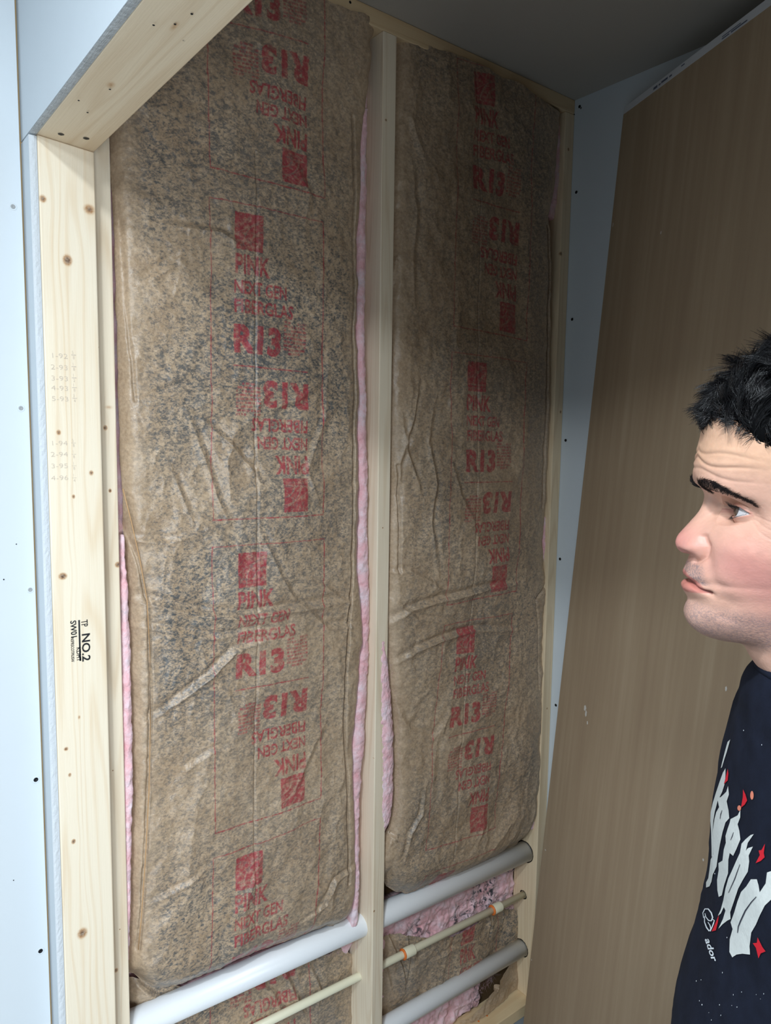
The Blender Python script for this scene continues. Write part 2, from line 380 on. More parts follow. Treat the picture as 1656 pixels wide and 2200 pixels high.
def twisted():
    # the middle stud turns a little clockwise towards the floor
    bm = bmesh.new(); n = 24
    prev = None
    for i in range(n + 1):
        z = 0.0383 + (ZT - 0.0388 - 0.0005) * i / n; t = math.radians(9.0) * (1 - i / n) ** 0.9 if i < n else 0
        t = math.radians(7.0) * (1 - (i / n)) ** 1.0
        cx, cy = XB + 0.019, 0.0445
        r = 0.0022
        prof = []
        for (px, py, a0) in ((-.019, -.0445, 180), (.019, -.0445, 270), (.019, .0445, 0), (-.019, .0445, 90)):
            ox = px + (r if px < 0 else -r); oy = py + (r if py < 0 else -r)
            for k in range(4):
                a = math.radians(a0 + 30 * k); prof.append((ox + r * math.cos(a), oy + r * math.sin(a)))
        ring = []
        for (px, py) in prof:
            q = (px * math.cos(t) - py * math.sin(t), px * math.sin(t) + py * math.cos(t)); ring.append(bm.verts.new((cx + q[0] + t * 0.00, cy + q[1] , z)))
        if prev:
            for k in range(len(ring)): bm.faces.new((prev[k], prev[(k + 1) % len(ring)], ring[(k + 1) % len(ring)], ring[k]))
        else: bm.faces.new(ring[::-1])
        prev = ring
    bm.faces.new(prev); return bm
B = bm_obj('wall_stud', twisted(), wood('wood_b', 'Z', 5.4, ck, light=(236, 222, 198), dark=(213, 189, 157), freq=24))
tag(B, 'pine wall stud in the middle, between the two insulation bays', 'stud')
dk = kz(((1221, 321, .004, .005, 1), (1205, 545, .005, .006, 1), (1204, 885, .004, .005, .9), (1175, 1522, .003, .004, .7)), 0)
D = board('wall_stud', (XE - 0.038, 0.0, 0.0383), (XE - 0.0002, 0.089, ZT - 0.0005), wood('wood_d', 'Z', 8.4, dk, light=(232, 210, 176), dark=(210, 180, 140), freq=20), 'pine wall stud at the right end beside the white drywall corner')
TP = board('top_plate', (XA - 0.038, 0.0, ZT), (XE - 0.0002, 0.089, ZC - 0.0003), wood('wood_tp', 'X', 4.4, cross='Z', light=(222, 196, 156), dark=(204, 170, 126)), 'horizontal pine top plate running under the ceiling', 'plate')
screw(TP, onY(752, 5, 0), (0, -1, 0), 0.003, dimple=False, name='nail_hole')
screw(TP, onY(1233, 246, 0), (0, -1, 0), 0.002, dimple=False, name='nail_hole')
BP = board('bottom_plate', (XA - 0.038, 0.0, 0.0002), (XE - 0.0002, 0.089, 0.038), wood('wood_bp', 'X', 7.4, cross='Y', light=(220, 196, 156), dark=(204, 172, 130)), 'horizontal pine bottom plate with orange specks, low at the right', 'plate')
ORANGE = flat('orange_primer', srgb(226, 120, 50), 0.5)
for (x, y) in ((1046, 2182), (1028, 2194)):
    p = onZ(x, y, 0.0384)
    if 0 < p[1] < 0.089: V, F = tube([(p[0], p[1], 0.0378), (p[0], p[1], 0.0386)], 0.003, 10); mesh_obj('primer_drip', V, F, ORANGE, BP)

# ------------------------------------------------------------------ leaning sheet on the right
def lean():
    TL = Vector(onX(1339, 246, 1.512)); BL = Vector(onX(1124, 2200, 1.44)); 
    d = (TL - BL); TL = TL; BLf = BL + d * ((0.001 - BL.z) / d.z)
    TR0 = Vector(onZ(1656, 11, TL.z)); e = (TR0 - TL).normalized(); n = e.cross(d).normalized()
    if n.x > 0: n = -n
    wid = 1.219
    TR = TL + e * wid; BR = BLf + e * wid
    t = 0.0125
    root = empty('leaning_panel', BLf)
    def P(u, v, o): return BLf.lerp(TL, v) + e * (u * wid) + n * o
    M = NT('brown_back_paper', 0.62, spec=0.35)
    tc = M.n('ShaderNodeUVMap'); mp = M.n('ShaderNodeMapping'); M.put(mp.inputs[0], tc.outputs[0]); mp.inputs[3].default_value = (60, 2.2, 1)
    st = M.noise(mp.outputs[0], 1.0, 4, 0.55); mp2 = M.n('ShaderNodeMapping'); M.put(mp2.inputs[0], tc.outputs[0]); mp2.inputs[3].default_value = (9, 1.5, 1)
    bl = M.noise(mp2.outputs[0], 1.0, 3, 0.5)
    f = M.math('ADD', M.math('MULTIPLY', st, 0.5), M.math('MULTIPLY', bl, 0.5))
    M.col(M.ramp(f, [(0.3, srgb(158, 136, 112)), (0.5, srgb(168, 147, 121)), (0.7, srgb(180, 160, 134))])); M.bump(st, 0.08, 0.001)
    vs = [P(0, 0, 0), P(1, 0, 0), P(1, 1, 0), P(0, 1, 0), P(0, 0, -t), P(1, 0, -t), P(1, 1, -t), P(0, 1, -t)]
    me = bpy.data.meshes.new('brown_face'); me.from_pydata(vs[:4], [], [(0, 1, 2, 3)]); uvl = me.uv_layers.new(name='UVMap')
    for k, uv in enumerate(((0, 0), (1, 0), (1, 2.1), (0, 2.1))): uvl.data[k].uv = uv
    me.materials.append(M.m); o = bpy.data.objects.new('back_paper', me); COL.objects.link(o); o.parent = root; o.matrix_parent_inverse = Matrix.Translation(-BLf)
    c = mesh_obj('gypsum_core', vs, [(4, 7, 6, 5), (0, 4, 5, 1), (1, 5, 6, 2), (2, 6, 7, 3), (3, 7, 4, 0)], WHITE, root); c.matrix_parent_inverse = Matrix.Translation(-BLf)
    c['label'] = 'white edges and front of the sheet'
    # printed end tape wrapped over the top edge
    V, F = [], []; N = 120
    for i in range(N + 1):
        u = i / N; hgt = 0.0165 + 0.0025 * u
        q = P(u, 1, 0)
        V += [q + n * 0.0006 - d.normalized() * (0.0 + 0.0004 * random.random()), q + n * 0.0008 + d.normalized() * hgt, q - n * (t) + d.normalized() * hgt, q - n * t]
    for i in range(N):
        for k in range(4): F.append((i * 4 + k, i * 4 + (k + 1) % 4, (i + 1) * 4 + (k + 1) % 4, (i + 1) * 4 + k))
    F += [(0, 1, 2, 3), tuple(N * 4 + k for k in (3, 2, 1, 0))]
    tp = mesh_obj('end_tape', V, F, flat('end_tape', srgb(205, 208, 212), 0.7), root); tp.matrix_parent_inverse = Matrix.Translation(-BLf); tp['label'] = 'white printed end tape along the top edge'
    GRAYP = flat('gray_print', srgb(92, 98, 118), 0.7); rs = random.Random(5)
    dn = d.normalized()
    def dash(u0, u1, h0, h1, nm='printed_mark'):
        a = P(0, 1, 0.0011)
        q = [a + e * u0 * wid + dn * h0, a + e * u1 * wid + dn * h0, a + e * u1 * wid + dn * h1, a + e * u0 * wid + dn * h1]
        m = mesh_obj(nm, q, [(0, 1, 2, 3)], GRAYP, tp)
    for (ua, ub, h0, h1) in ((.105, .118, .004, .010), (.122, .128, .005, .009), (.130, .150, .006, .011), (.155, .163, .006, .010), (.300, .318, .003, .0055), (.322, .36, .003, .006), (.30, .345, .0075, .0095), (.19, .20, .010, .013)):
        dash(ua, ub, h0, h1)
    # paint drips and smears
    SP = flat('white_drip', srgb(214, 210, 202), 0.6)
    def spot(x, y, ru, rv):
        dd = Vector(ray(x, y)); t0 = (BLf - Vector(CAM)).dot(n) / dd.dot(n); c0 = Vector(CAM) + dd * t0 + n * 0.0007
        V = [c0 + e * ru * math.cos(a) * random.uniform(.75, 1.2) + dn * rv * math.sin(a) * random.uniform(.8, 1.15) for a in [k * math.pi / 7 for k in range(14)]]
        m = mesh_obj('paint_drip', V, [tuple(range(14))], SP, root); m.matrix_parent_inverse = Matrix.Translation(-BLf)
    for s in ((1257, 1521, .006, .007), (1259, 1533, .004, .009), (1262, 1553, .003, .005), (1511, 1847, .0022, .003), (1560, 1480, .0028, .005), (1317, 483, .0015, .006), (1172, 1826, .0035, .0022), (1142, 2062, .003, .0022), (1420, 500, .002, .004)): spot(*s)
    tag(root, 'tall sheet of drywall with its brown back showing, leaning by the right wall', 'panel')
    return root
lean()
# ------------------------------------------------------------------ print on the kraft facing (one repeat, as an ink map)
def text_tris(body, bold=0.03):
    cu = bpy.data.curves.new('t', 'FONT'); cu.body = body; cu.size = 1.0; cu.offset = bold; cu.resolution_u = 4
    tmp = bpy.data.objects.new('t', cu); COL.objects.link(tmp)
    dg = bpy.context.evaluated_depsgraph_get(); dg.update(); me = bpy.data.meshes.new_from_object(tmp.evaluated_get(dg)); bpy.data.objects.remove(tmp)
    me.calc_loop_triangles(); v = np.array([x.co[:2] for x in me.vertices]); t = np.array([x.vertices[:] for x in me.loop_triangles])
    bpy.data.meshes.remove(me)
    v = v - v.min(0); v = v / v.max(0); return v, t
BW, BH = 420, 1040
ink = np.zeros((BH, BW), np.float32)
def fill_tris(img, P, T, val=1.0):
    for t in T:
        a, b, c = P[t[0]], P[t[1]], P[t[2]]
        x0, x1 = int(max(0, min(a[0], b[0], c[0]) - 1)), int(min(img.shape[1] - 1, max(a[0], b[0], c[0]) + 1))
        y0, y1 = int(max(0, min(a[1], b[1], c[1]) - 1)), int(min(img.shape[0] - 1, max(a[1], b[1], c[1]) + 1))
        if x1 < x0 or y1 < y0: continue
        X, Y = np.meshgrid(np.arange(x0, x1 + 1) + .5, np.arange(y0, y1 + 1) + .5)
        e = lambda p, q: (q[0] - p[0]) * (Y - p[1]) - (q[1] - p[1]) * (X - p[0])
        e0, e1, e2 = e(a, b), e(b, c), e(c, a)
        m = ((e0 >= 0) & (e1 >= 0) & (e2 >= 0)) | ((e0 <= 0) & (e1 <= 0) & (e2 <= 0))
        s = img[y0:y1 + 1, x0:x1 + 1]; s[m] = val
def put_text(img, body, u0, u1, v0, v1, bold=0.03):
    v, t = text_tris(body, bold)
    P = np.stack([(u0 + v[:, 0] * (u1 - u0)) * BW, (v1 - v[:, 1] * (v1 - v0)) * BH], 1); fill_tris(img, P, t)
def rect(img, u0, u1, v0, v1, val=1.0):
    img[int(v0 * BH):max(int(v0 * BH) + 1, int(v1 * BH)), int(u0 * BW):max(int(u0 * BW) + 1, int(u1 * BW))] = val
half = np.zeros_like(ink)
rect(half, .20, .435, .028, .142)
# emblem: paler arcs, a slanting line and two rows of tiny lettering inside the square
for k in range(900):
    a = k / 900
    for (cx, cy, rx, ry, lo, hi) in ((.435, .125, .17, .075, math.pi, 1.5 * math.pi), (.435, .125, .11, .048, math.pi, 1.5 * math.pi)):
        t = lo + (hi - lo) * a; x = int((cx + rx * math.cos(t)) * BW); y = int((cy + ry * math.sin(t)) * BH); half[y:y + 4, x:x + 4] = 0.45
    x = int((.215 + .2 * a) * BW); y = int((.092 - .05 * a) * BH); half[y:y + 2, x:x + 3] = 0.55
for k in range(14): rect(half, .215 + k * .0145, .224 + k * .0145, .112, .119, .4)
for k in range(11): rect(half, .235 + k * .0145, .243 + k * .0145, .125, .131, .45)
put_text(half, 'PINK', .195, .50, .155, .217, 0.03)
put_text(half, 'NEXT GEN', .195, .645, .236, .278, 0.024)
put_text(half, 'FIBERGLAS', .195, .705, .294, .338, 0.024)
put_text(half, 'R13', .185, .60, .372, .465, 0.05)
rs = np.random.RandomState(3)
for r_ in range(9):
    x = .625
    while x < .825:
        w_ = rs.uniform(.012, .05)
        if rs.rand() < .88: rect(half, x, min(x + w_, .83), .345 + r_ * .0125, .352 + r_ * .0125, .75)
        x += w_ + .008
ink = half.copy()
rev = half[::-1, ::-1]; sh = int((.515 * 2 - 1) * BW); sv = int((.505 * 2 - 1) * BH)
rev = np.roll(np.roll(rev, sh, 1), sv, 0); ink = np.maximum(ink, rev)
rect(ink, .18, .84, .503, .507)
rect(ink, 0.0, 0.009, 0, 1); rect(ink, .991, 1, 0, 1); rect(ink, 0, 1, 0, .0035); rect(ink, 0, 1, .9965, 1)

def inv_bilinear(X, Z, q):
    """q: TL, TR, BR, BL (X,Z) -> u,v"""
    TL, TR, BR, BL = [np.array(p) for p in q]
    u = np.full(X.shape, .5); v = np.full(X.shape, .5)
    for _ in range(9):
        px = TL[0] * (1 - u) * (1 - v) + TR[0] * u * (1 - v) + BR[0] * u * v + BL[0] * (1 - u) * v - X
        pz = TL[1] * (1 - u) * (1 - v) + TR[1] * u * (1 - v) + BR[1] * u * v + BL[1] * (1 - u) * v - Z
        a = (TR[0] - TL[0]) * (1 - v) + (BR[0] - BL[0]) * v; b = (BL[0] - TL[0]) * (1 - u) + (BR[0] - TR[0]) * u
        c = (TR[1] - TL[1]) * (1 - v) + (BR[1] - BL[1]) * v; d = (BL[1] - TL[1]) * (1 - u) + (BR[1] - TR[1]) * u
        D_ = a * d - b * c
        u = np.clip(u - (d * px - b * pz) / D_, -3, 4); v = np.clip(v - (-c * px + a * pz) / D_, -3, 4)
    return u, v
def sample_ink(u, v):
    x = u * BW - .5; y = v * BH - .5; ok = (u >= 0) & (u <= 1) & (v >= 0) & (v <= 1)
    x = np.clip(x, 0, BW - 1.001); y = np.clip(y, 0, BH - 1.001); xi = x.astype(int); yi = y.astype(int); fx = x - xi; fy = y - yi
    s = (ink[yi, xi] * (1 - fx) + ink[yi, xi + 1] * fx) * (1 - fy) + (ink[yi + 1, xi] * (1 - fx) + ink[yi + 1, xi + 1] * fx) * fy
    return np.where(ok, s, 0)

# ------------------------------------------------------------------ materials
def kraft(name, speck=1.0, gloss=0.33):
    M = NT(name, gloss, spec=0.5)
    tc = M.n('ShaderNodeTexCoord'); ob = tc.outputs['Object']
    w = M.noise(ob, 9, 3, 0.5)
    mp = M.n('ShaderNodeMapping'); M.put(mp.inputs[0], ob); mp.inputs[2].default_value = (0, math.radians(35), 0); mp.inputs[3].default_value = (1.0, 1.0, 1.5)
    s1 = M.noise(mp.outputs[0], 175, 4, 0.7, 0.5); s2 = M.noise(mp.outputs[0], 75, 4, 0.6); s3 = M.noise(ob, 4.5, 3, 0.5)
    mask = M.math('ADD', M.math('MULTIPLY', s1, 0.62), M.math('MULTIPLY', s2, 0.38))
    mask = M.math('ADD', mask, M.math('MULTIPLY', M.math('SUBTRACT', s3, 0.5), 0.22))
    am = M.attr('speck')
    mask = M.math('MULTIPLY', M.ramp(mask, [(0.44, 0.0), (0.585, 1.0)]), M.math('MULTIPLY', am, 0.72 * speck))
    base = M.ramp(M.math('ADD', M.math('MULTIPLY', w, 0.5), M.math('MULTIPLY', M.noise(ob, 160, 3, 0.6), 0.5)), [(0.35, srgb(164, 140, 114)), (0.65, srgb(200, 176, 148))])
    c = M.mix(mask, base, srgb(78, 84, 88))
    ik = M.attr('ink'); wear = M.ramp(M.noise(ob, 120, 4, 0.7), [(0.34, 0.30), (0.55, 1.0)])
    c = M.mix(M.math('MULTIPLY', M.math('MULTIPLY', ik, wear), 0.8), c, srgb(164, 42, 60))
    M.col(c)
    fine = M.noise(ob, 240, 4, 0.65); crk = M.noise(ob, 42, 5, 0.6)
    M.bump(M.math('ADD', M.math('MULTIPLY', crk, 1.0), M.math('MULTIPLY', fine, 0.25)), 0.5, 0.004)
    M.rough(M.ramp(w, [(0.3, gloss - .06), (0.7, gloss + .14)]))
    return M.m
KRAFT = kraft('kraft_paper')
def pinkmat():
    M = NT('pink_fiberglass', 1.0, spec=0.1)
    ob = M.coord(); a = M.noise(ob, 26, 4, 0.6); b = M.noise(ob, 260, 4, 0.7)
    c = M.ramp(M.math('ADD', M.math('MULTIPLY', a, 0.7), M.math('MULTIPLY', b, 0.3)), [(0.32, srgb(234, 172, 178)), (0.5, srgb(240, 198, 204)), (0.68, srgb(240, 224, 232))])
    dk = M.math('MULTIPLY', M.attr('dirt'), M.ramp(M.noise(ob, 55, 5, 0.7, 0.8), [(0.49, 0.0), (0.60, 1.0)]))
    c = M.mix(dk, c, srgb(58, 62, 68)); M.col(c)
    M.bump(M.math('ADD', a, M.math('MULTIPLY', b, 0.8)), 0.5, 0.005)
    M.b.inputs['Sheen Weight'].default_value = 0.3
    return M.m
PINKM = pinkmat()

def poly_x(pts, Y):
    """list of pixels -> sorted arrays (z, x) at depth Y"""
    P = np.array([onY(x, y, Y) for x, y in pts]); o = np.argsort(P[:, 2]); return P[o, 2], P[o, 0]
def poly_z(pts, Y):
    P = np.array([onY(x, y, Y) for x, y in pts]); o = np.argsort(P[:, 0]); return P[o, 0], P[o, 2]
def seg_dist(X, Z, A, B_):
    d = np.array(B_) - np.array(A); L = np.hypot(*d); t = ((X - A[0]) * d[0] + (Z - A[1]) * d[1]) / (L * L)
    tc_ = np.clip(t, 0, 1); s = ((X - A[0]) * d[1] - (Z - A[1]) * d[0]) / L
    dist = np.hypot(X - (A[0] + tc_ * d[0]), Z - (A[1] + tc_ * d[1])); return dist, s, tc_
def crease(X, Z, pts, amp, w, Y0=0.0):
    """a fold in the paper along a polyline of pixels: a raised lip with a hollow on its lower side"""
    P = [onY(x, y, Y0) for x, y in pts]; P = [(p[0], p[2]) for p in P]
    best = np.full(X.shape, 9.0); sg = np.zeros(X.shape); along = np.zeros(X.shape); n = len(P) - 1
    for i in range(n):
        d, s, t = seg_dist(X, Z, P[i], P[i + 1]); m = d < best
        best = np.where(m, d, best); sg = np.where(m, np.sign(s) * d, sg); along = np.where(m, (i + t) / n, along)
    fade = np.sin(np.clip(along, 0.03, .97) * math.pi) ** 0.5
    x = sg / w
    w2 = 1 + 0.5 * (fbm(X * 30, Z * 30, 91, 2) - .5)
    return amp * 0.90 * fade * (np.exp(-np.abs(x - 0.35) * 1.6 * w2) - 0.8 * np.exp(-(x + 0.75) ** 2 * 2.2))

def facing(name, left, right, top, bottom, base_Y, parent, creases=(), boxes=(), res=0.0016, speck=1.0, bulge=0.012, seed=1, curl=0.022, press=(), rough_amp=1.0, tear=0.0, lines=(), mat=None, recess=0.0, rlen=0.07):
    lz, lx = poly_x(left, base_Y); rz, rx = poly_x(right, base_Y); tx, tz = poly_z(top, base_Y); bx, bz = poly_z(bottom, base_Y + recess)
    wid = np.mean(rx) - np.mean(lx); hgt = np.mean(tz) - np.mean(bz)
    nu = int(wid / res) + 1; nv = int(hgt / res) + 1
    u = np.linspace(0, 1, nu)[None, :].repeat(nv, 0); v = np.linspace(0, 1, nv)[:, None].repeat(nu, 1)
    xm = np.mean(lx) * (1 - u) + np.mean(rx) * u
    for _ in range(3):
        zt = np.interp(xm, tx, tz); zb = np.interp(xm, bx, bz)
        if tear:
            zb = zb + (fbm(xm * 60, xm * 0 + seed, seed + 5, 4, .6) - .5) * tear
            zt = zt + (fbm(xm * 60, xm * 0 + seed + 9, seed + 8, 4, .6) - .5) * tear * .6
        zb = np.maximum(zb, .041); Z = zb + (zt - zb) * v
        xm = np.interp(Z, lz, lx) * (1 - u) + np.interp(Z, rz, rx) * u
    X = xm + (fbm(Z * 25, Z * 0 + 3, seed + 2, 3) - .5) * 0.003 * (np.abs(u - .5) * 2) ** 4
    # relief towards the room (positive = towards the camera side)
    h = bulge * (np.clip(np.sin(math.pi * u), 0, 1) ** 0.55)
    eu = np.minimum(u, 1 - u) * wid; ev = np.minimum(v * 1.0, (1 - v)) * hgt
    h = h - curl * np.exp(-(eu / 0.010) ** 1.3)
    big = fbm(X * 3.2, Z * 2.0, seed, 3) - .5
    rid = 1 - np.abs(fbm(X * 7 + big * 1.5, Z * 5.0 - X * 1.2, seed + 10, 4) - .5) * 4
    rid2 = 1 - np.abs(fbm(X * 15 - Z * 4, Z * 13 + X * 5, seed + 20, 4, .55) - .5) * 4
    h = h + rough_amp * (0.024 * big + 0.0070 * rid + 0.0026 * rid2 + 0.0012 * (fbm(X * 60, Z * 60, seed + 30, 3) - .5))
    # puckers near the stapled edges
    pk = np.exp(-eu / 0.05) * (fbm(Z * 22, u * 3 + X * 4, seed + 40, 3) - .5) * 0.010 * rough_amp
    h = h + pk
    for (pts, a, w_) in creases: h = h + crease(X, Z, pts, a, w_)
    for (pts, a, w_) in press:      # hollows: gaussian groove along a polyline
        P = [onY(x, y, 0.0) for x, y in pts]; best = np.full(X.shape, 9.0)
        for i in range(len(P) - 1):
            d, s, t = seg_dist(X, Z, (P[i][0], P[i][2]), (P[i + 1][0], P[i + 1][2])); best = np.minimum(best, d)
        h = h - a * np.exp(-(best / w_) ** 2)
    Y = base_Y - h + recess * np.exp(-(v * hgt / rlen) ** 1.5)
    ik = np.zeros(X.shape)
    for bq in boxes:
        q = [onY(x, y, base_Y - 0.01) for x, y in bq]; q = [(p[0], p[2]) for p in q]
        wob = (fbm(X * 4, Z * 5, seed + 50, 2, .2) - .5) * 0.008
        wob2 = (fbm(X * 4 + 9, Z * 5, seed + 55, 2, .2) - .5) * 0.008
        uu, vv = inv_bilinear(X + wob, Z + wob2, q); ik = np.maximum(ik, sample_ink(uu, vv))
    sp = np.clip(speck * (0.55 + 1.0 * (fbm(X * 3, Z * 3, seed + 60, 2))) * np.clip(eu / 0.06, 0.15, 1), 0, 1.3)
    V = np.stack([X, Y, Z], -1).reshape(-1, 3).astype(np.float32)
    idx = np.arange(nu * nv).reshape(nv, nu)
    F = np.stack([idx[:-1, :-1], idx[:-1, 1:], idx[1:, 1:], idx[1:, :-1]], -1).reshape(-1, 4)
    me = grid_mesh(name, V, F)
    for nm, arr in (('ink', ik), ('speck', sp)):
        at = me.attributes.new(nm, 'FLOAT', 'POINT'); at.data.foreach_set('value', arr.reshape(-1).astype(np.float32))
    me.materials.append(mat or KRAFT)
    o = bpy.data.objects.new(name, me); COL.objects.link(o); o.parent = parent
    return o, (X, Y, Z)
def grid_mesh(name, V, F):
    me = bpy.data.meshes.new(name); me.vertices.add(len(V)); me.vertices.foreach_set('co', V.astype(np.float32).reshape(-1))
    me.loops.add(len(F) * 4); me.loops.foreach_set('vertex_index', F.reshape(-1).astype(np.int32))
    me.polygons.add(len(F)); me.polygons.foreach_set('loop_start', np.arange(0, len(F) * 4, 4, dtype=np.int32)); me.polygons.foreach_set('use_smooth', np.ones(len(F), bool))
    me.update(calc_edges=True); return me
def wool(name, x0, x1, z0, z1, front, parent, back=0.085, res=0.004, seed=1, dirt=None, amp=0.010, rnd=.012):
    """fluffy block of glass wool: closed lumpy slab; front(X,Z)->Y; x0,x1,z0,z1 may be functions"""
    nu = max(4, int((x1(1.0) - x0(1.0) if callable(x1) else x1 - x0) / res)); nv = max(4, int(((z1(.5) if callable(z1) else z1) - (z0(.5) if callable(z0) else z0)) / res))
    nu = min(nu, 400); nv = min(nv, 700)
    u = np.linspace(0, 1, nu)[None, :].repeat(nv, 0); v = np.linspace(0, 1, nv)[:, None].repeat(nu, 1)
    a = lambda f, t: f(t) if callable(f) else f
    xx0 = a(x0, v); xx1 = a(x1, v); X = xx0 * (1 - u) + xx1 * u
    Z = a(z0, u) * (1 - v) + a(z1, u) * v
    n = fbm(X * 26, Z * 32, seed, 4, .5) - .5; n2 = 1 - np.abs(fbm(X * 40, Z * 30, seed + 7, 3, .45) - .5) * 4
    round_ = np.exp(-np.minimum(u * (nu * res), (1 - u) * (nu * res)) / .008) + np.exp(-np.minimum(v * nv * res, (1 - v) * nv * res) / .008)
    Y = front(X, Z) - amp * n * 2 - amp * .35 * n2 + rnd * round_
    X = X + (fbm(Z * 45, X * 9, seed + 3, 4) - .5) * .006 * (np.abs(u - .5) * 2) ** 6; Z = Z + (fbm(X * 45, Z * 9, seed + 4, 4) - .5) * .012 * (np.abs(v - .5) * 2) ** 6
    Y = np.minimum(Y, back - .004)
    V = np.stack([X, Y, Z], -1).reshape(-1, 3); Vb = V.copy(); Vb[:, 1] = back
    idx = np.arange(nu * nv).reshape(nv, nu); N = nu * nv
    F = np.stack([idx[:-1, :-1], idx[:-1, 1:], idx[1:, 1:], idx[1:, :-1]], -1).reshape(-1, 4)
    Fb = F[:, ::-1] + N
    loop = np.concatenate([idx[0, :], idx[1:, -1], idx[-1, -2::-1], idx[-2:0:-1, 0]]); l2 = np.roll(loop, -1)
    Fs = np.stack([loop, loop + N, l2 + N, l2], -1)
    me = grid_mesh(name, np.concatenate([V, Vb]), np.concatenate([F, Fb, Fs]))
    dv = dirt(X, Z) if dirt is not None else np.zeros(X.shape)
    at = me.attributes.new('dirt', 'FLOAT', 'POINT'); at.data.foreach_set('value', np.concatenate([dv.reshape(-1), dv.reshape(-1) * 0]).astype(np.float32))
    me.materials.append(PINKM); o = bpy.data.objects.new(name, me); COL.objects.link(o); o.parent = parent
    return o
def tufts(name, pts, n, parent, seed=0, L=0.012, spread=0.006, mat=None, r=0.00012, ydir=-1):
    """loose glass fibres standing off an edge"""
    rs = np.random.RandomState(seed); V, F = [], []
    P = [np.array(p) for p in pts]
    for i in range(n):
        k = rs.randint(len(P) - 1); t = rs.rand(); c = P[k] * (1 - t) + P[k + 1] * t + rs.normal(0, spread, 3) * np.array([1, .4, 1])
        d = rs.normal(0, 1, 3); d[1] = -abs(d[1]) * .6; d /= np.linalg.norm(d); bend = rs.normal(0, .5, 3); l = L * rs.uniform(.4, 1.4)
        pp = [c + d * l * s + bend * l * s * s * .6 for s in (0, .35, .7, 1.0)]
        v, f = tube(pp, [r, r, r * .8, r * .4], 3, False); o_ = len(V); V += v; F += [tuple(q + o_ for q in g) for g in f]
    return mesh_obj(name, V, F, mat or PINKM, parent, True)

# ------------------------------------------------------------------ left bay, tall batt
def L(*a): return list(a)
bl = empty('insulation_batt', (0.57, 0.04, 0.62)); tag(bl, 'tall kraft-faced pink insulation batt in the left bay, most of its red print readable', 'insulation')
INV = lambda e: Matrix.Translation(-e.location)
left_edge = L((243, 250), (243, 330), (246, 420), (250, 560), (254, 700), (258, 900), (268, 1050), (276, 1180), (284, 1300), (288, 1500), (288, 1700), (285, 1900), (284, 2120))
right_edge = L((817, 30), (813, 60), (802, 92), (806, 120), (803, 145), (797, 190), (791, 235), (785, 300), (781, 400), (776, 600), (776, 800), (776, 1000), (777, 1120), (771, 1220), (781, 1300), (784, 1350), (777, 1450), (768, 1550), (762, 1620), (764, 1700), (769, 1800), (769, 1900), (765, 1990))
top_edge = L((300, -190), (500, -90), (640, -20), (705, 15), (725, 22), (740, 30), (770, 34), (800, 46), (820, 58))
bot_edge = L((284, 2086), (300, 2098), (320, 2112), (350, 2110), (385, 2104), (430, 2086), (480, 2062), (520, 2046), (600, 2020), (690, 1985), (740, 1980), (775, 1972))
cre = [(((262, 1290), (330, 1296), (430, 1318), (520, 1322), (600, 1308), (680, 1300), (760, 1285)), .010, .014),
       (((268, 1345), (360, 1352), (450, 1368), (540, 1352), (620, 1352)), .005, .010),
       (((330, 1545), (390, 1500), (450, 1450), (500, 1395), (560, 1372)), .009, .012),
       (((350, 480), (420, 492), (470, 500), (520, 535)), .0055, .011),
       (((380, 380), (420, 350), (440, 300)), .005, .012), (((300, 610), (350, 580), (372, 560)), .006, .012),
       (((400, 880), (425, 940), (450, 1010), (470, 1080), (490, 1120)), .006, .012),
       (((400, 880), (440, 905), (490, 950), (535, 1000), (556, 1035)), .006, .011),
       (((372, 1010), (395, 1070), (410, 1110)), .005, .010), (((300, 870), (380, 838), (450, 830), (520, 835)), .0045, .012),
       (((550, 1130), (600, 1240), (640, 1300)), .004, .010), (((640, 1290), (700, 1345), (770, 1345)), .006, .011), (((640, 1235), (700, 1260), (760, 1300)), .006, .010),
       (((690, 820), (640, 860), (560, 890)), .004, .012), (((700, 1560), (660, 1640), (640, 1690)), .004, .012), (((300, 1640), (400, 1655), (460, 1610), (520, 1600)), .0035, .01),
       (((310, 1950), (350, 1930), (400, 1900), (450, 1860)), .004, .009), (((260, 1140), (300, 1160), (360, 1165), (430, 1140)), .005, .010),
       (((680, 1100), (650, 1010), (690, 900), (700, 760)), .004, .012), (((620, 330), (660, 420), (650, 520)), .0035, .014),
       (((690, 1950), (720, 1890), (770, 1860)), .006, .010), (((650, 1985), (700, 1945), (720, 1880)), .004, .008)]
gr = [(((545, 330), (543, 900), (547, 1130), (548, 1400), (546, 1700), (548, 1990)), .0030, .0022),
      (((760, 250), (763, 700), (760, 1000), (757, 1230), (752, 1300), (742, 1480), (740, 1560), (748, 1700), (751, 1900)), .016, .0026),
      (((262, 470), (272, 660), (290, 860)), .004, .003), (((268, 1100), (300, 1200), (322, 1300), (326, 1500), (322, 1700), (310, 1950), (300, 2050)), .006, .003)]
boxesL = [((437, -296), (690, -230), (692, 430), (447, 363)), ((444, 425), (690, 479), (692, 1106), (453, 1119)),
          ((452, 1174), (695, 1155), (687, 1716), (463, 1790)), ((459, 1843), (686, 1757), (664, 2350), (442, 2440))]
k1, g1 = facing('kraft_facing', left_edge, right_edge, top_edge, bot_edge, 0.012, bl, cre, boxesL, seed=3, press=gr, bulge=.016, tear=.004, recess=.045, rlen=.028)
k1.matrix_parent_inverse = INV(bl)
def fr(z0, base, low): return lambda X, Z: base + low * sstep(z0 - .02, z0 + .02, Z)
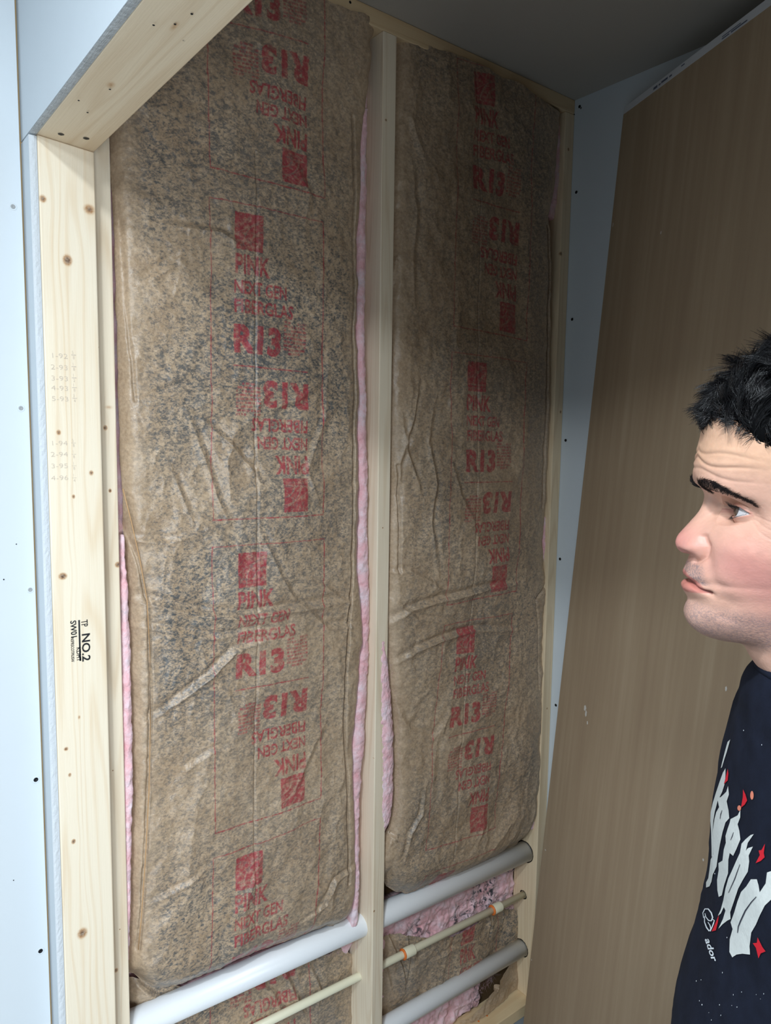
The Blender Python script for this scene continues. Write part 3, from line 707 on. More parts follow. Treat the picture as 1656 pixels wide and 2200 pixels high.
w1 = wool('fiberglass', XA + .0005, XB - .001, 0.70, ZT - .004, lambda X, Z: 0.046 - 0.026 * np.exp(-((X - XA) / .02) ** 2) * sstep(1.75, 1.5, Z), bl, seed=11, amp=.006)
w1.matrix_parent_inverse = INV(bl)
# the flange of facing paper turned out along the left edge
fl = mesh_obj('seam_strip', *tube([onY(x, y, -0.006) for x, y in ((264, 1050), (282, 1120), (300, 1200), (316, 1290), (322, 1400), (323, 1550), (320, 1700), (312, 1850), (303, 1980), (297, 2040))], 0.0010, 8), flat('kraft_fold', srgb(196, 156, 112), .5), bl, True); fl.matrix_parent_inverse = INV(bl)
# exposed wool beside the middle stud and beside the end stud
def strip_wool(name, e0, e1, Y, parent, seed, thick=.012):
    """ribbon of wool between two pixel edges, lumpy and rounded"""
    P0 = np.array([onY(x, y, Y) for x, y in e0]); P1 = np.array([onY(x, y, Y) for x, y in e1])
    zt = min(P0[:, 2].max(), P1[:, 2].max()); zb = max(P0[:, 2].min(), P1[:, 2].min())
    o0 = np.argsort(P0[:, 2]); o1 = np.argsort(P1[:, 2])
    f0 = lambda v: np.interp(zb + (zt - zb) * v, P0[o0, 2], P0[o0, 0]); f1 = lambda v: np.interp(zb + (zt - zb) * v, P1[o1, 2], P1[o1, 0])
    Wd = float(np.mean(f1(np.linspace(0, 1, 9)) - f0(np.linspace(0, 1, 9))))
    nu = max(10, int(Wd / .0018)); nv = int((zt - zb) / .003)
    u = np.linspace(0, 1, nu)[None, :].repeat(nv, 0); v = np.linspace(0, 1, nv)[:, None].repeat(nu, 1)
    X = f0(v) * (1 - u) + f1(v) * u; Z = zb + (zt - zb) * v
    hh = thick * np.sin(math.pi * u) ** .5 * (np.sin(math.pi * np.clip(v, 0, 1)) ** .25) + (fbm(X * 130, Z * 110, seed, 4, .65) - .5) * .007 + (fbm(X * 14, Z * 26, seed + 2, 3) - .5) * .006
    Yv = Y + thick - hh; X = X + (fbm(Z * 60, u * 2, seed + 1, 4) - .5) * .004
    V = np.stack([X, Yv, Z], -1).reshape(-1, 3); Vb = V.copy(); Vb[:, 1] = .075
    idx = np.arange(nu * nv).reshape(nv, nu); N = nu * nv
    F = np.stack([idx[:-1, :-1], idx[:-1, 1:], idx[1:, 1:], idx[1:, :-1]], -1).reshape(-1, 4)
    loop = np.concatenate([idx[0, :], idx[1:, -1], idx[-1, -2::-1], idx[-2:0:-1, 0]]); l2 = np.roll(loop, -1)
    me = grid_mesh(name, np.concatenate([V, Vb]), np.concatenate([F, F[:, ::-1] + N, np.stack([loop, loop + N, l2 + N, l2], -1)]))
    at = me.attributes.new('dirt', 'FLOAT', 'POINT'); me.materials.append(PINKM); o = bpy.data.objects.new(name, me); COL.objects.link(o); o.parent = parent; o.matrix_parent_inverse = INV(parent)
    return o
e0 = L((785, 225), (778, 300), (773, 450), (770, 700), (770, 1000), (772, 1120), (768, 1220), (776, 1300), (777, 1350), (770, 1450), (762, 1560), (757, 1640), (760, 1740), (764, 1900), (762, 2000))
e1 = L((798, 225), (793, 300), (790, 450), (788, 700), (795, 1000), (794, 1120), (797, 1220), (799, 1320), (797, 1400), (792, 1500), (788, 1600), (782, 1660), (776, 1760), (777, 1900), (774, 2000))
strip_wool('fiberglass', e0, e1, .012, bl, 31, .014)
e0 = L((262, 1150), (264, 1300), (266, 1500), (268, 1700), (270, 1900), (272, 2040)); e1 = L((270, 1150), (276, 1260), (284, 1400), (286, 1560), (288, 1700), (284, 1850), (282, 1950), (281, 2040))
strip_wool('fiberglass', e0, e1, .004, bl, 37, .008)

# ------------------------------------------------------------------ right bay, tall batt
br = empty('insulation_batt', (1.2, 0.04, 0.62)); tag(br, 'tall kraft-faced insulation batt in the shaded right bay, pink bulging beside the middle stud', 'insulation')
le = L((853, 60), (853, 80), (851, 200), (848, 330), (843, 480), (842, 600), (842, 760), (838, 1000), (834, 1200), (829, 1330), (836, 1380), (843, 1450), (848, 1540), (850, 1600), (850, 1700), (847, 1750), (838, 1790), (826, 1815), (820, 1850), (819, 1930))
re_ = L((1206, 235), (1203, 260), (1198, 330), (1190, 400), (1181, 470), (1182, 500), (1186, 600), (1189, 700), (1188, 800), (1186, 900), (1181, 1000), (1176, 1080), (1172, 1160), (1176, 1230), (1178, 1270), (1172, 1300), (1172, 1400), (1170, 1500), (1166, 1600), (1160, 1680), (1154, 1740), (1147, 1785), (1140, 1810))
te = L((845, 72), (862, 82), (890, 92), (915, 104), (935, 113), (960, 121), (990, 130), (1020, 146), (1045, 163), (1060, 172), (1085, 180), (1105, 190), (1125, 205), (1150, 220), (1180, 237), (1206, 250))
be = L((815, 1880), (822, 1898), (840, 1908), (860, 1911), (880, 1903), (910, 1893), (960, 1878), (1010, 1858), (1060, 1836), (1100, 1810), (1125, 1800), (1150, 1792))
cre2 = [(((845, 1340), (880, 1310), (940, 1290), (1000, 1275), (1050, 1262), (1130, 1250)), .009, .013),
        (((850, 1430), (900, 1395), (950, 1372), (1020, 1352), (1110, 1352)), .009, .012),
        (((840, 1230), (880, 1225), (930, 1250), (960, 1280)), .006, .010), (((850, 1290), (900, 1330), (960, 1335)), .005, .010),
        (((890, 360), (900, 450), (890, 560), (895, 640)), .005, .012), (((940, 860), (920, 950), (935, 1040), (925, 1120), (940, 1230)), .006, .012),
        (((860, 560), (850, 640), (852, 720)), .007, .008), (((905, 820), (890, 900), (862, 1000), (858, 1110)), .007, .010),
        (((970, 1000), (985, 1060), (1015, 1120)), .005, .011), (((870, 900), (880, 980), (905, 1060)), .006, .010), (((1060, 700), (1100, 800), (1090, 900)), .003, .02),
        (((850, 1480), (880, 1560), (930, 1590), (960, 1540)), .004, .012), (((870, 1840), (880, 1790), (905, 1750), (912, 1700)), .006, .009), (((830, 1850), (845, 1800), (870, 1810)), .006, .008),
        (((905, 330), (880, 250), (900, 160)), .005, .014), (((1090, 250), (1140, 300), (1160, 380)), .003, .02), (((950, 1560), (935, 1640), (930, 1720)), .003, .014)]
gr2 = [(((1020, 150), (1028, 500), (1024, 760), (1022, 900), (1018, 1090), (1014, 1300), (990, 1600), (975, 1850)), .0025, .0022),
       (((859, 1000), (862, 1100), (860, 1230)), .008, .004), (((1176, 1260), (1156, 1290), (1158, 1400), (1160, 1480)), .007, .004), (((840, 640), (846, 720), (850, 800), (846, 880)), .01, .004), (((1176, 488), (1179, 560), (1182, 660), (1182, 740), (1178, 860), (1172, 1000), (1168, 1090)), .030, .0034)]
boxesR = [((979, 128), (1143, 178), (1127, 736), (970, 703)), ((967, 757), (1127, 781), (1110, 1270), (954, 1299)),
          ((950, 1342), (1100, 1316), (1064, 1779), (911, 1827)), ((912, 1880), (1062, 1820), (1030, 2360), (880, 2440))]
k2, g2 = facing('kraft_facing', le, re_, te, be, 0.014, br, cre2, boxesR, seed=8, press=gr2, bulge=.016, tear=.004, speck=.8, recess=.050, rlen=.04)
k2.matrix_parent_inverse = INV(br)
w2 = wool('fiberglass', XB + .039, XE - .0385, 0.66, ZT - .004, lambda X, Z: 0.046 - 0.0 * X, br, seed=13, amp=.006); w2.matrix_parent_inverse = INV(br)
# bulge of bare wool right of the middle stud, and sliver at the far right
strip_wool('fiberglass', L((815, 1340), (815, 1500), (815, 1800)), L((832, 1340), (836, 1400), (846, 1480), (851, 1560), (853, 1620), (852, 1700), (847, 1755), (838, 1785), (828, 1815)), -.004, br, 41, .018)
strip_wool('fiberglass', L((1200, 250), (1194, 330), (1187, 400), (1180, 470)), L((1222, 250), (1214, 330), (1206, 400), (1196, 470)), .016, br, 43, .010)
strip_wool('fiberglass', L((1170, 1110), (1170, 1200), (1171, 1280), (1166, 1400), (1165, 1500), (1161, 1600), (1155, 1680), (1150, 1740), (1146, 1785)), L((1179, 1110), (1180, 1200), (1182, 1280), (1179, 1400), (1176, 1500), (1171, 1600), (1164, 1680), (1156, 1740), (1149, 1785)), .012, br, 47, .008)
tf = tufts('loose_fibres', [onY(x, y, -.012) for x, y in ((838, 1420), (850, 1520), (854, 1600), (852, 1700), (846, 1760))], 130, br, 4, .006, .0015); tf.matrix_parent_inverse = INV(br)

# ------------------------------------------------------------------ lower pieces
dirtf = lambda lo, hi, sd: (lambda X, Z: sstep(lo, hi, fbm(X * 14, Z * 14, sd, 3)))
# left: below the tear
b3 = empty('insulation_batt', (0.57, 0.05, 0.1)); tag(b3, 'short insulation piece with torn paper under the drain pipe, bottom of the left bay', 'insulation')
k3, g3 = facing('kraft_facing', L((272, 2060), (280, 2200), (290, 2500)), L((772, 1990), (770, 2060), (768, 2200), (766, 2500)), L((284, 2098), (340, 2104), (400, 2112), (440, 2106), (470, 2120), (540, 2090), (600, 2075), (700, 2040), (736, 2030), (748, 2046), (772, 2050)), L((280, 2600), (500, 2500), (770, 2420)), 0.080, b3,
      [(((640, 2110), (660, 2160), (690, 2220)), .008, .010), (((560, 2120), (620, 2170), (640, 2230)), .006, .01), (((700, 2110), (720, 2160), (715, 2200)), .008, .008), (((300, 2140), (340, 2170), (380, 2190)), .008, .01), (((470, 2180), (520, 2160), (600, 2150)), .006, .01)],
      [((445, 1775), (645, 1700), (668, 2290), (450, 2375))], seed=15, bulge=.008, tear=.008, rough_amp=1.3, res=.0022)
k3.matrix_parent_inverse = INV(b3)
def w3top(u): return 0.655 - 0.035 * u + 0 * u
w3 = wool('fiberglass', XA + .0005, XB - .001, 0.045, lambda u: .648 - .040 * u, lambda X, Z: .092 + 0 * X, b3, seed=17, amp=.004, back=.118); w3.matrix_parent_inverse = INV(b3)
# pink peeking out over the pipe at the tear
strip = wool('fiberglass', float(onY(405, 2112, .075)[0]), float(onY(545, 2050, .075)[0]), lambda u: .50 + 0 * u, lambda u: onY(405, 2112, .075)[2] + (onY(530, 2066, .075)[2] - onY(405, 2112, .075)[2]) * u + .022 * np.sin(u * math.pi) ** .7, lambda X, Z: .070 + 0 * X, b3, seed=19, amp=.006, res=.0025); strip.matrix_parent_inverse = INV(b3)
fluff = wool('fiberglass', float(onY(728, 2040, .07)[0]), XB - .001, lambda u: onY(750, 2046, .07)[2] + .006 * np.sin(u * 9), float(onY(750, 1990, .07)[2]), lambda X, Z: .066 + 0 * X, b3, seed=21, amp=.010, res=.002); fluff.matrix_parent_inverse = INV(b3)
tf = tufts('loose_fibres', [onY(x, y, .055) for x, y in ((700, 2052), (730, 2042), (760, 2036), (775, 2025))], 120, b3, 9, .008, .003); tf.matrix_parent_inverse = INV(b3)
tf = tufts('loose_fibres', [onY(x, y, .06) for x, y in ((480, 2060), (510, 2050), (530, 2042))], 60, b3, 10, .007, .002); tf.matrix_parent_inverse = INV(b3)

# right: bare pink under the big pipe, then torn paper between the pipes
b4 = empty('insulation_batt', (1.2, 0.05, 0.2)); tag(b4, 'torn insulation piece between the two drain pipes, right bay, bare pink with black dirt', 'insulation')
w4 = wool('fiberglass', XB + .039, XE - .0385, .20, lambda u: .52 - .0 * u, lambda X, Z: .086 + 0 * X, b4, seed=23, amp=.012, res=.0025, back=.118, rnd=.002, dirt=lambda X, Z: sstep(1.0, 1.12, X) * sstep(.475, .435, Z) * sstep(.42, .58, fbm(X * 11, Z * 11, 77, 3)) + .7 * sstep(1.30, 1.38, X) * sstep(.42, .62, fbm(X * 9, Z * 13, 70, 3)))
w4.matrix_parent_inverse = INV(b4)
k4, g4 = facing('kraft_facing', L((817, 1950), (818, 2060), (815, 2220)), L((1136, 1900), (1138, 1960), (1144, 1990), (1136, 2010), (1130, 2060), (1120, 2140)), L((815, 2040), (828, 2006), (838, 2006), (852, 1998), (870, 2003), (900, 2004), (932, 2006), (955, 2001), (990, 1985), (1020, 1964), (1060, 1945), (1085, 1952), (1110, 1950), (1125, 1935), (1142, 1930)),
      L((815, 2215), (900, 2160), (1000, 2105), (1060, 2070), (1140, 2028)), .080, b4,
      [(((860, 2010), (880, 2060), (900, 2110), (905, 2150)), .010, .008), (((905, 2030), (912, 2080), (908, 2140)), .010, .006), (((840, 2080), (870, 2120), (880, 2160)), .006, .009), (((1070, 1960), (1085, 2000), (1080, 2040)), .007, .009), (((1110, 1945), (1120, 1990), (1115, 2020)), .007, .008), (((940, 2100), (1000, 2060), (1060, 2040)), .004, .01)],
      [((962, 1962), (1070, 1922), (1050, 2400), (940, 2470))], seed=25, bulge=.012, tear=.010, rough_amp=1.3, curl=.012)
k4.matrix_parent_inverse = INV(b4)
tf = tufts('loose_fibres', [onY(x, y, .072) for x, y in ((880, 2005), (930, 1992), (980, 1985), (1040, 1950), (1090, 1935), (1130, 1915))], 260, b4, 12, .010, .006); tf.matrix_parent_inverse = INV(b4)
tf = tufts('loose_fibres', [onY(x, y, .07) for x, y in ((1060, 1915), (1090, 1930), (1120, 1935), (1128, 1915))], 120, b4, 14, .011, .006); tf.matrix_parent_inverse = INV(b4)
# bottom strip under the thin pipe
b5 = empty('insulation_batt', (1.2, 0.05, 0.04)); tag(b5, 'lowest insulation scrap under the bottom drain pipe, pink with crumpled dark paper, right bay', 'insulation')
w5 = wool('fiberglass', XB + .039, float(onY(1058, 2095, .03)[0]), .042, lambda u: .175 - .015 * u, lambda X, Z: .076 + 0 * X, b5, seed=27, amp=.012, res=.0025, back=.118, dirt=lambda X, Z: sstep(1.27, 1.33, X) * .9)
w5.matrix_parent_inverse = INV(b5)
k5, g5 = facing('kraft_facing', L((985, 2100), (985, 2260)), L((1122, 2020), (1124, 2090), (1126, 2130), (1120, 2150)), L((985, 2190), (1010, 2160), (1035, 2125), (1055, 2092), (1085, 2062), (1115, 2045), (1128, 2038)),
      L((880, 2340), (940, 2250), (1000, 2208), (1060, 2168), (1100, 2142), (1126, 2132)), .074, b5,
      [(((1030, 2150), (1070, 2110), (1100, 2080)), .020, .010), (((1090, 2140), (1085, 2100), (1112, 2075)), .020, .009), (((960, 2200), (1020, 2160), (1080, 2145)), .009, .007)], [], seed=29, bulge=.016, tear=.006, rough_amp=1.5, curl=.012, speck=.4)
k5.matrix_parent_inverse = INV(b5)
tf = tufts('loose_fibres', [onY(x, y, .062) for x, y in ((1000, 2150), (1030, 2130), (1050, 2105), (1060, 2090))], 200, b5, 15, .012, .006); tf.matrix_parent_inverse = INV(b5)
# ------------------------------------------------------------------ pipes through the stud wall
def pvcm(name, c, print_=False):
    M = NT(name, 0.32, c, 0.5); M.bump(M.noise(M.coord(), 14, 2), 0.03, 0.002); return M.m
PVC = pvcm('white_pvc', srgb(238, 241, 244)); CPVC = pvcm('cream_cpvc', srgb(232, 227, 200))
def pipe(name, A, B_, r, mat, label, n=40):
    A, B_ = Vector(A), Vector(B_); V, F = tube([A, A.lerp(B_, .5), B_], r, n); o = mesh_obj(name, V, F, mat, None, True)
    return tag(o, label, 'pipe')
p1 = pipe('drain_pipe', (XA - .03, .047, .556), (XE - .012, .047, .503), .0300, PVC, 'thick white drain pipe, the upper one crossing both bays through the studs')
p3 = pipe('drain_pipe', (XA - .03, .047, .222), (XE - .012, .047, .185), .0245, PVC, 'thinner white drain pipe, the lowest, just above the bottom plate')
def cp(x): return Vector((x, .047, .3915 - (x - .7649) * .0405))
p2 = pipe('water_pipe', cp(XA - .03), cp(XE - .012), .0100, CPVC, 'thin cream water pipe with orange-glued couplings between the drain pipes', 24)
def coupling(xa, xb):
    d = (cp(xb) - cp(xa)).normalized(); a, b = cp(xa), cp(xb)
    pts = [a, a + d * .002, a + d * .003, b - d * .003, b - d * .001, b]; V, F = tube(pts, [.0112, .0138, .0142, .0142, .0138, .0112], 28); o = mesh_obj('coupling', V, F, CPVC, p2, True)
    V, F = tube([a - d * .0035, a - d * .001, a + d * .0012], [.0103, .0150, .0146], 28); c = mesh_obj('primer_ring', V, F, ORANGE, o, True); c['label'] = 'orange glue ring'
xa = onY(866, 2050, .047)[0]; xb = onY(889, 2036, .047)[0]; coupling(xa, xb)
xa = onY(1057, 1961, .047)[0]; xb = onY(1075, 1950, .047)[0]; coupling(xa, xb)
# collars of torn wood where the pipes leave the studs
def hole(parent, c, r, nrm=(-1, 0, 0), n=36):
    V, F = [], []; rs = random.Random(int(c[2] * 1000))
    for k in range(n):
        t = 2 * math.pi * k / n; j = rs.uniform(-.0008, .0008)
        V += [(c[0], c[1] + r * math.cos(t), c[2] + r * math.sin(t)), (c[0] + nrm[0] * .0006, c[1] + (r + .003 + j) * math.cos(t), c[2] + (r + .003 + j) * math.sin(t))]
    for k in range(n): F.append((2 * k, (2 * k + 2) % (2 * n), (2 * k + 3) % (2 * n), 2 * k + 1))
    return mesh_obj('drill_hole', V, F, DARK, parent)
hole(D, (XE - .0382, .047, .5035), .0305); hole(D, (XE - .0382, .047, .1855), .025); hole(D, (XE - .0382, .047, cp(XE - .0382).z), .0105)
# ------------------------------------------------------------------ the man: head frame
_v = ray(1560, 1100); _vh = np.array([_v[0], _v[1], 0]); _vh /= np.linalg.norm(_vh)
_left = np.array([-_vh[1], _vh[0], 0])
YAW, PITCH, DEPTH = math.radians(12), math.radians(3), .658
HF0 = _left * math.cos(YAW) - _vh * math.sin(YAW); HL = np.array([-HF0[1], HF0[0], 0.0]); ZU = np.array([0, 0, 1.0])
HF = HF0 * math.cos(PITCH) + ZU * math.sin(PITCH); HU = -HF0 * math.sin(PITCH) + ZU * math.cos(PITCH)
_N = CAM + ray(1451, 1165) * DEPTH
def HPw(x, y, yy=0.0):
    d = ray(x, y); t = ((_N + HL * yy - CAM) @ HL) / (d @ HL); return CAM + d * t
HO = HPw(1494, 999) - HF * .095 - HU * .028
def HP(x, y, yy=0.0):
    P = HPw(x, y, yy) - HO; return P @ HF, P @ HU
def toW(P): return HO + P[..., 0:1] * HF + P[..., 1:2] * HL + P[..., 2:3] * HU

def pchip(x, y, xi):
    x = np.asarray(x, float); y = np.asarray(y, float); h = np.diff(x); d = np.diff(y) / h; m = np.zeros_like(y)
    for i in range(1, len(x) - 1):
        if d[i - 1] * d[i] > 0:
            w1, w2 = 2 * h[i] + h[i - 1], h[i] + 2 * h[i - 1]; m[i] = (w1 + w2) / (w1 / d[i - 1] + w2 / d[i])
    m[0], m[-1] = d[0], d[-1]
    k = np.clip(np.searchsorted(x, xi) - 1, 0, len(x) - 2); t = (xi - x[k]) / h[k]
    return ((1 + 2 * t) * (1 - t) ** 2) * y[k] + t * (1 - t) ** 2 * h[k] * m[k] + t * t * (3 - 2 * t) * y[k + 1] + t * t * (t - 1) * h[k] * m[k + 1]
def gsm(a, s):
    r = int(s * 3) + 1; k = np.exp(-np.arange(-r, r + 1) ** 2 / (2 * s * s)); k /= k.sum()
    return np.convolve(np.pad(a, r, mode='edge'), k, 'valid')
C_ = lambda x, z: ('c', x, z)
# front profile | base without the nose (None = same) | side (x, half width, z) | back (x, z) | roundness
rows = [
    (C_(.004, .1290), None, (-.002, .006, .129), (-.010, .129), 2.0),
    (C_(.045, .1205), None, (-.012, .048, .117), (-.062, .113), 2.1),
    (C_(.072, .1020), None, (-.010, .065, .098), (-.090, .090), 2.2),
    (C_(.088, .0820), None, (-.008, .072, .074), (-.101, .066), 2.3),
    ((1510, 918), None, (-.006, .0755, .054), (-.105, .042), 2.35),
    ((1508, 936), None, None, None, None),
    ((1503, 955), None, (-.004, .0765, .036), (-.105, .024), 2.35),
    ((1498, 980), None, None, None, None),
    ((1494, 999), None, (-.002, .0765, .018), (-.103, .004), 2.2),
    ((1493, 1011), None, None, None, None),
    ((1498, 1034), None, (.000, .0755, .004), (-.101, -.010), 2.0),
    ((1508, 1050), None, None, None, None),
    ((1513, 1064), None, (.002, .0745, -.010), (-.098, -.022), 1.80),
    ((1509, 1081), 'b', None, None, None),
    ((1500, 1099), 'b', None, None, None),
    ((1483, 1120), 'b', (.003, .0730, -.026), (-.093, -.040), 1.85),
    ((1466, 1139), 'b', None, None, None),
    ((1455, 1152), 'b', None, None, None),
    ((1451, 1163), 'b', None, None, None),
    ((1452, 1172), 'b', None, None, None),
    ((1457, 1181), 'b', (.002, .0700, -.042), (-.088, -.056), 1.92),
    ((1468, 1188), 'b', None, None, None),
    ((1478, 1189), 'b', None, None, None),
    ((1484, 1192), None, (.001, .0680, -.050), (-.086, -.064), 1.90),
    ((1478, 1203), None, None, None, None),
    ((1472, 1217), None, None, None, None),
    ((1469, 1227), None, (.000, .0645, -.060), (-.083, -.074), 1.88),
    ((1471, 1238), None, None, None, None),
    ((1475, 1244), None, None, None, None),
    ((1469, 1251), None, (-.001, .0620, -.066), (-.081, -.080), 1.85),
    ((1466, 1259), None, None, None, None),
    ((1469, 1270), None, None, None, None),
    ((1475, 1284), None, (-.002, .0590, -.074), (-.079, -.088), 1.85),
    ((1474, 1300), None, None, None, None),
    ((1473, 1312), None, (-.002, .0565, -.081), (-.077, -.094), 1.92),
    ((1476, 1328), None, None, None, None),
    ((1485, 1343), None, (-.003, .0545, -.088), (-.075, -.100), 1.95),
    ((1498, 1355), None, None, None, None),
    ((1515, 1364), None, (-.005, .0525, -.095), (-.074, -.106), 1.95),
    ((1545, 1372), None, (-.008, .0510, -.101), (-.074, -.112), 1.9),
    ((1575, 1374), None, (-.012, .0515, -.108), (-.074, -.118), 1.9),
    ((1597, 1385), None, (-.018, .0525, -.117), (-.075, -.126), 1.95),
    ((1609, 1406), None, (-.023, .0535, -.130), (-.077, -.138), 2.0),
    ((1626, 1431), None, (-.028, .0550, -.146), (-.080, -.150), 2.0),
    ((1642, 1452), None, (-.033, .0590, -.160), (-.085, -.162), 2.0),
    ((1664, 1480), None, (-.038, .0660, -.175), (-.092, -.175), 2.0),
]
front = np.array([(r[0][1], r[0][2]) if r[0][0] == 'c' else HP(*r[0]) for r in rows])
isb = np.array([r[1] == 'b' for r in rows]); base = front.copy()
ib = np.where(isb)[0]; lo_, hi_ = ib[0] - 1, ib[-1] + 1
for i in ib:
    t = (i - lo_) / (hi_ - lo_); base[i, 0] = front[lo_, 0] * (1 - t) + front[hi_, 0] * t - .0035 * math.sin(math.pi * t)
    base[i, 1] = front[lo_, 1] * (1 - t) + front[hi_, 1] * t
tk = np.concatenate([[0], np.cumsum(np.hypot(*np.diff(front, axis=0).T) + 1e-5)])
NR = int(tk[-1] / .00065); ti = np.linspace(0, tk[-1], NR)
fx, fz = gsm(pchip(tk, front[:, 0], ti), 2.2), gsm(pchip(tk, front[:, 1], ti), 2.2)
bx_, bz_ = gsm(pchip(tk, base[:, 0], ti), 3), gsm(pchip(tk, base[:, 1], ti), 3)
ks = [i for i, r in enumerate(rows) if r[2]]; tks = tk[ks]
g_ = lambda f: gsm(pchip(tks, [f(rows[i]) for i in ks], ti), 20)
sx, sw, sz = g_(lambda r: r[2][0]), g_(lambda r: r[2][1]), g_(lambda r: r[2][2])
kx, kz_, rn = g_(lambda r: r[3][0]), g_(lambda r: r[3][1]), g_(lambda r: r[4])
th = np.concatenate([np.linspace(-88, 88, 371), np.linspace(91, 269, 90)]) * math.pi / 180; NC = len(th)
c, s = np.cos(th)[None, :], np.sin(th)[None, :]
pw = (2 / rn)[:, None]
cf = np.clip(c, 0, 1) ** pw; cb = np.clip(-c, 0, 1) ** pw; sp_ = np.sign(s) * np.abs(s) ** pw
X = sx[:, None] + (bx_ - sx)[:, None] * cf + (kx - sx)[:, None] * cb
Yh = sw[:, None] * sp_
Zh = sz[:, None] + (bz_ - sz)[:, None] * np.clip(c, 0, 1) ** 2 + (kz_ - sz)[:, None] * np.clip(-c, 0, 1) ** 2
# nose: profile offset fading sideways
nasz = HP(1513, 1064)[1]; tipz = HP(1451, 1165)[1]; subz = HP(1484, 1192)[1]
q = np.clip((nasz - fz) / (nasz - tipz), 0, 1.2)
sig = (.0080 + .0082 * np.clip(q, 0, 1) ** 1.5)[:, None]
fr_ = (c > 0)
Nw = np.exp(-(np.abs(Yh) / sig) ** 2.3) * fr_
X = X + Nw * (fx - bx_)[:, None]; Zh = Zh + Nw * (fz - bz_)[:, None]
P = np.stack([X, Yh, Zh], -1)
def normals(P):
    du = np.roll(P, -1, 1) - np.roll(P, 1, 1); dv = np.gradient(P, axis=0); n = np.cross(du, dv)
    return n / (np.linalg.norm(n, axis=-1, keepdims=True) + 1e-12)
Nn = normals(P); Nn = Nn * np.sign(Nn[NR // 3, 185, 0])
ay = np.abs(P[..., 1])
def bump(yc, zc_, sy, sz_, amp, P=P, tilt=0.0):
    dy = np.abs(P[..., 1]) - yc; dz = P[..., 2] - zc_ - tilt * dy
    return amp * np.exp(-(dy / sy) ** 2 - (dz / sz_) ** 2) * (P[..., 0] > .0)
def groove(pts, w, amp, yfun=None):
    """pts in (y, z); gaussian valley following the polyline, both sides"""
    best = np.full(P.shape[:2], 9.0)
    for a, b in zip(pts[:-1], pts[1:]):
        a = np.array(a); b = np.array(b); d = b - a; L2 = d @ d
        t = np.clip(((ay - a[0]) * d[0] + (P[..., 2] - a[1]) * d[1]) / L2, 0, 1)
        best = np.minimum(best, np.hypot(ay - a[0] - t * d[0], P[..., 2] - a[1] - t * d[1]))
    return -amp * np.exp(-(best / w) ** 2) * (P[..., 0] > .0)
ez = HP(1583, 1100, .031)[1]; ex = HP(1574, 1099, .031)[0] - .0132; ey = .0315
mz = HP(1475, 1243)[1]; mcz = HP(1545, 1276, .029)[1]
alz = HP(1520, 1178, .017)[1]
ER = .0122
D = np.zeros(P.shape[:2])
D += bump(.030, ez + .0195, .019, .0060, .0045, tilt=-.18)           # brow ridge
D += bump(.0, ez + .030, .018, .010, .0006)
D += bump(.026, ez + .002, .0150, .0115, -.0065)                     # socket
D += bump(.016, ez + .002, .0060, .0090, -.0040)
D += bump(.047, ez - .032, .018, .014, .0045)                        # cheekbone
D += bump(.028, ez - .026, .014, .012, .0018)
D += bump(.060, ez + .025, .012, .02, -.003)                         # temple

D += groove([(.0205, alz + .010), (.0245, alz + .003), (.0240, alz - .006), (.0200, alz - .0105), (.0140, alz - .0120)], .0026, .0030)
D += bump(.0085, tipz - .004, .0045, .0045, .0012)
D += bump(.0080, subz + .0030, .0040, .0026, -.0030)                 # nostril
D += groove([(.025, alz + .002), (.032, alz - .014), (.0375, mcz + .006), (.0390, mcz - .006), (.036, mcz - .018)], .0045, .0016)
D += bump(.043, mcz + .012, .010, .020, .0014)
D += groove([(0, mz - .0003), (.012, mz + .0000), (.023, mz - .0010 + (mcz - mz) * .6), (.0310, mcz)], .0017, .0030)
D += bump(.0315, mcz - .0005, .0032, .0035, -.0020)
D += bump(.0, mz + .0085, .004, .006, -.0009)                        # philtrum
D += bump(.012, mz + .0050, .009, .0030, .0012) + bump(.010, mz - .0060, .012, .0035, .0016)
D += bump(.014, mz - .018, .016, .005, -.0018) + bump(.010, mz - .033, .014, .011, .0020)
for (dz_, a_, k_) in ((.0330, .0005, 0), (.0415, .0009, 1), (.0500, .0006, 2)):   # forehead lines
    w_ = HP(1500, 978)[1] * 0 + ez + dz_ + .0022 * np.sin(ay * 95 + k_ * 1.7) - .10 * ay
    D += -a_ * np.exp(-((P[..., 2] - w_) / .0014) ** 2) * sstep(.070, .045, ay) * (P[..., 0] > .02) + .6 * a_ * np.exp(-((P[..., 2] - w_ - .0035) / .0022) ** 2) * sstep(.070, .045, ay) * (P[..., 0] > .02)
AL = np.cumsum(np.linalg.norm(np.roll(P, -1, 1) - P, axis=-1), axis=1); AL = AL - AL[:, 185:186]
D += (fbm(AL * 900 + 300, ti[:, None] * 900 + 0 * AL, 5, 2) - .5) * .00020
for k_ in range(3):   # crow's feet
    D += .5 * groove([(.047, ez - .003 - .003 * k_ + .002), (.062, ez - .004 - .007 * k_)], .0009, .0005)
P = P + Nn * D[..., None]
P[..., 0] -= .0085 * np.exp(-((np.abs(P[..., 1]) - .0475) / .0095) ** 2 - ((P[..., 2] - ez + .002) / .0125) ** 2) * (P[..., 0] > .0)
ala = np.exp(-((np.abs(P[..., 1]) - .0150) / .0062) ** 2 - ((P[..., 2] - alz + .0005) / .0078) ** 2) * (P[..., 0] > .03)
P[..., 1] += np.sign(P[..., 1]) * ala * .0042; P[..., 0] += ala * .0035; P[..., 2] -= ala * .0012
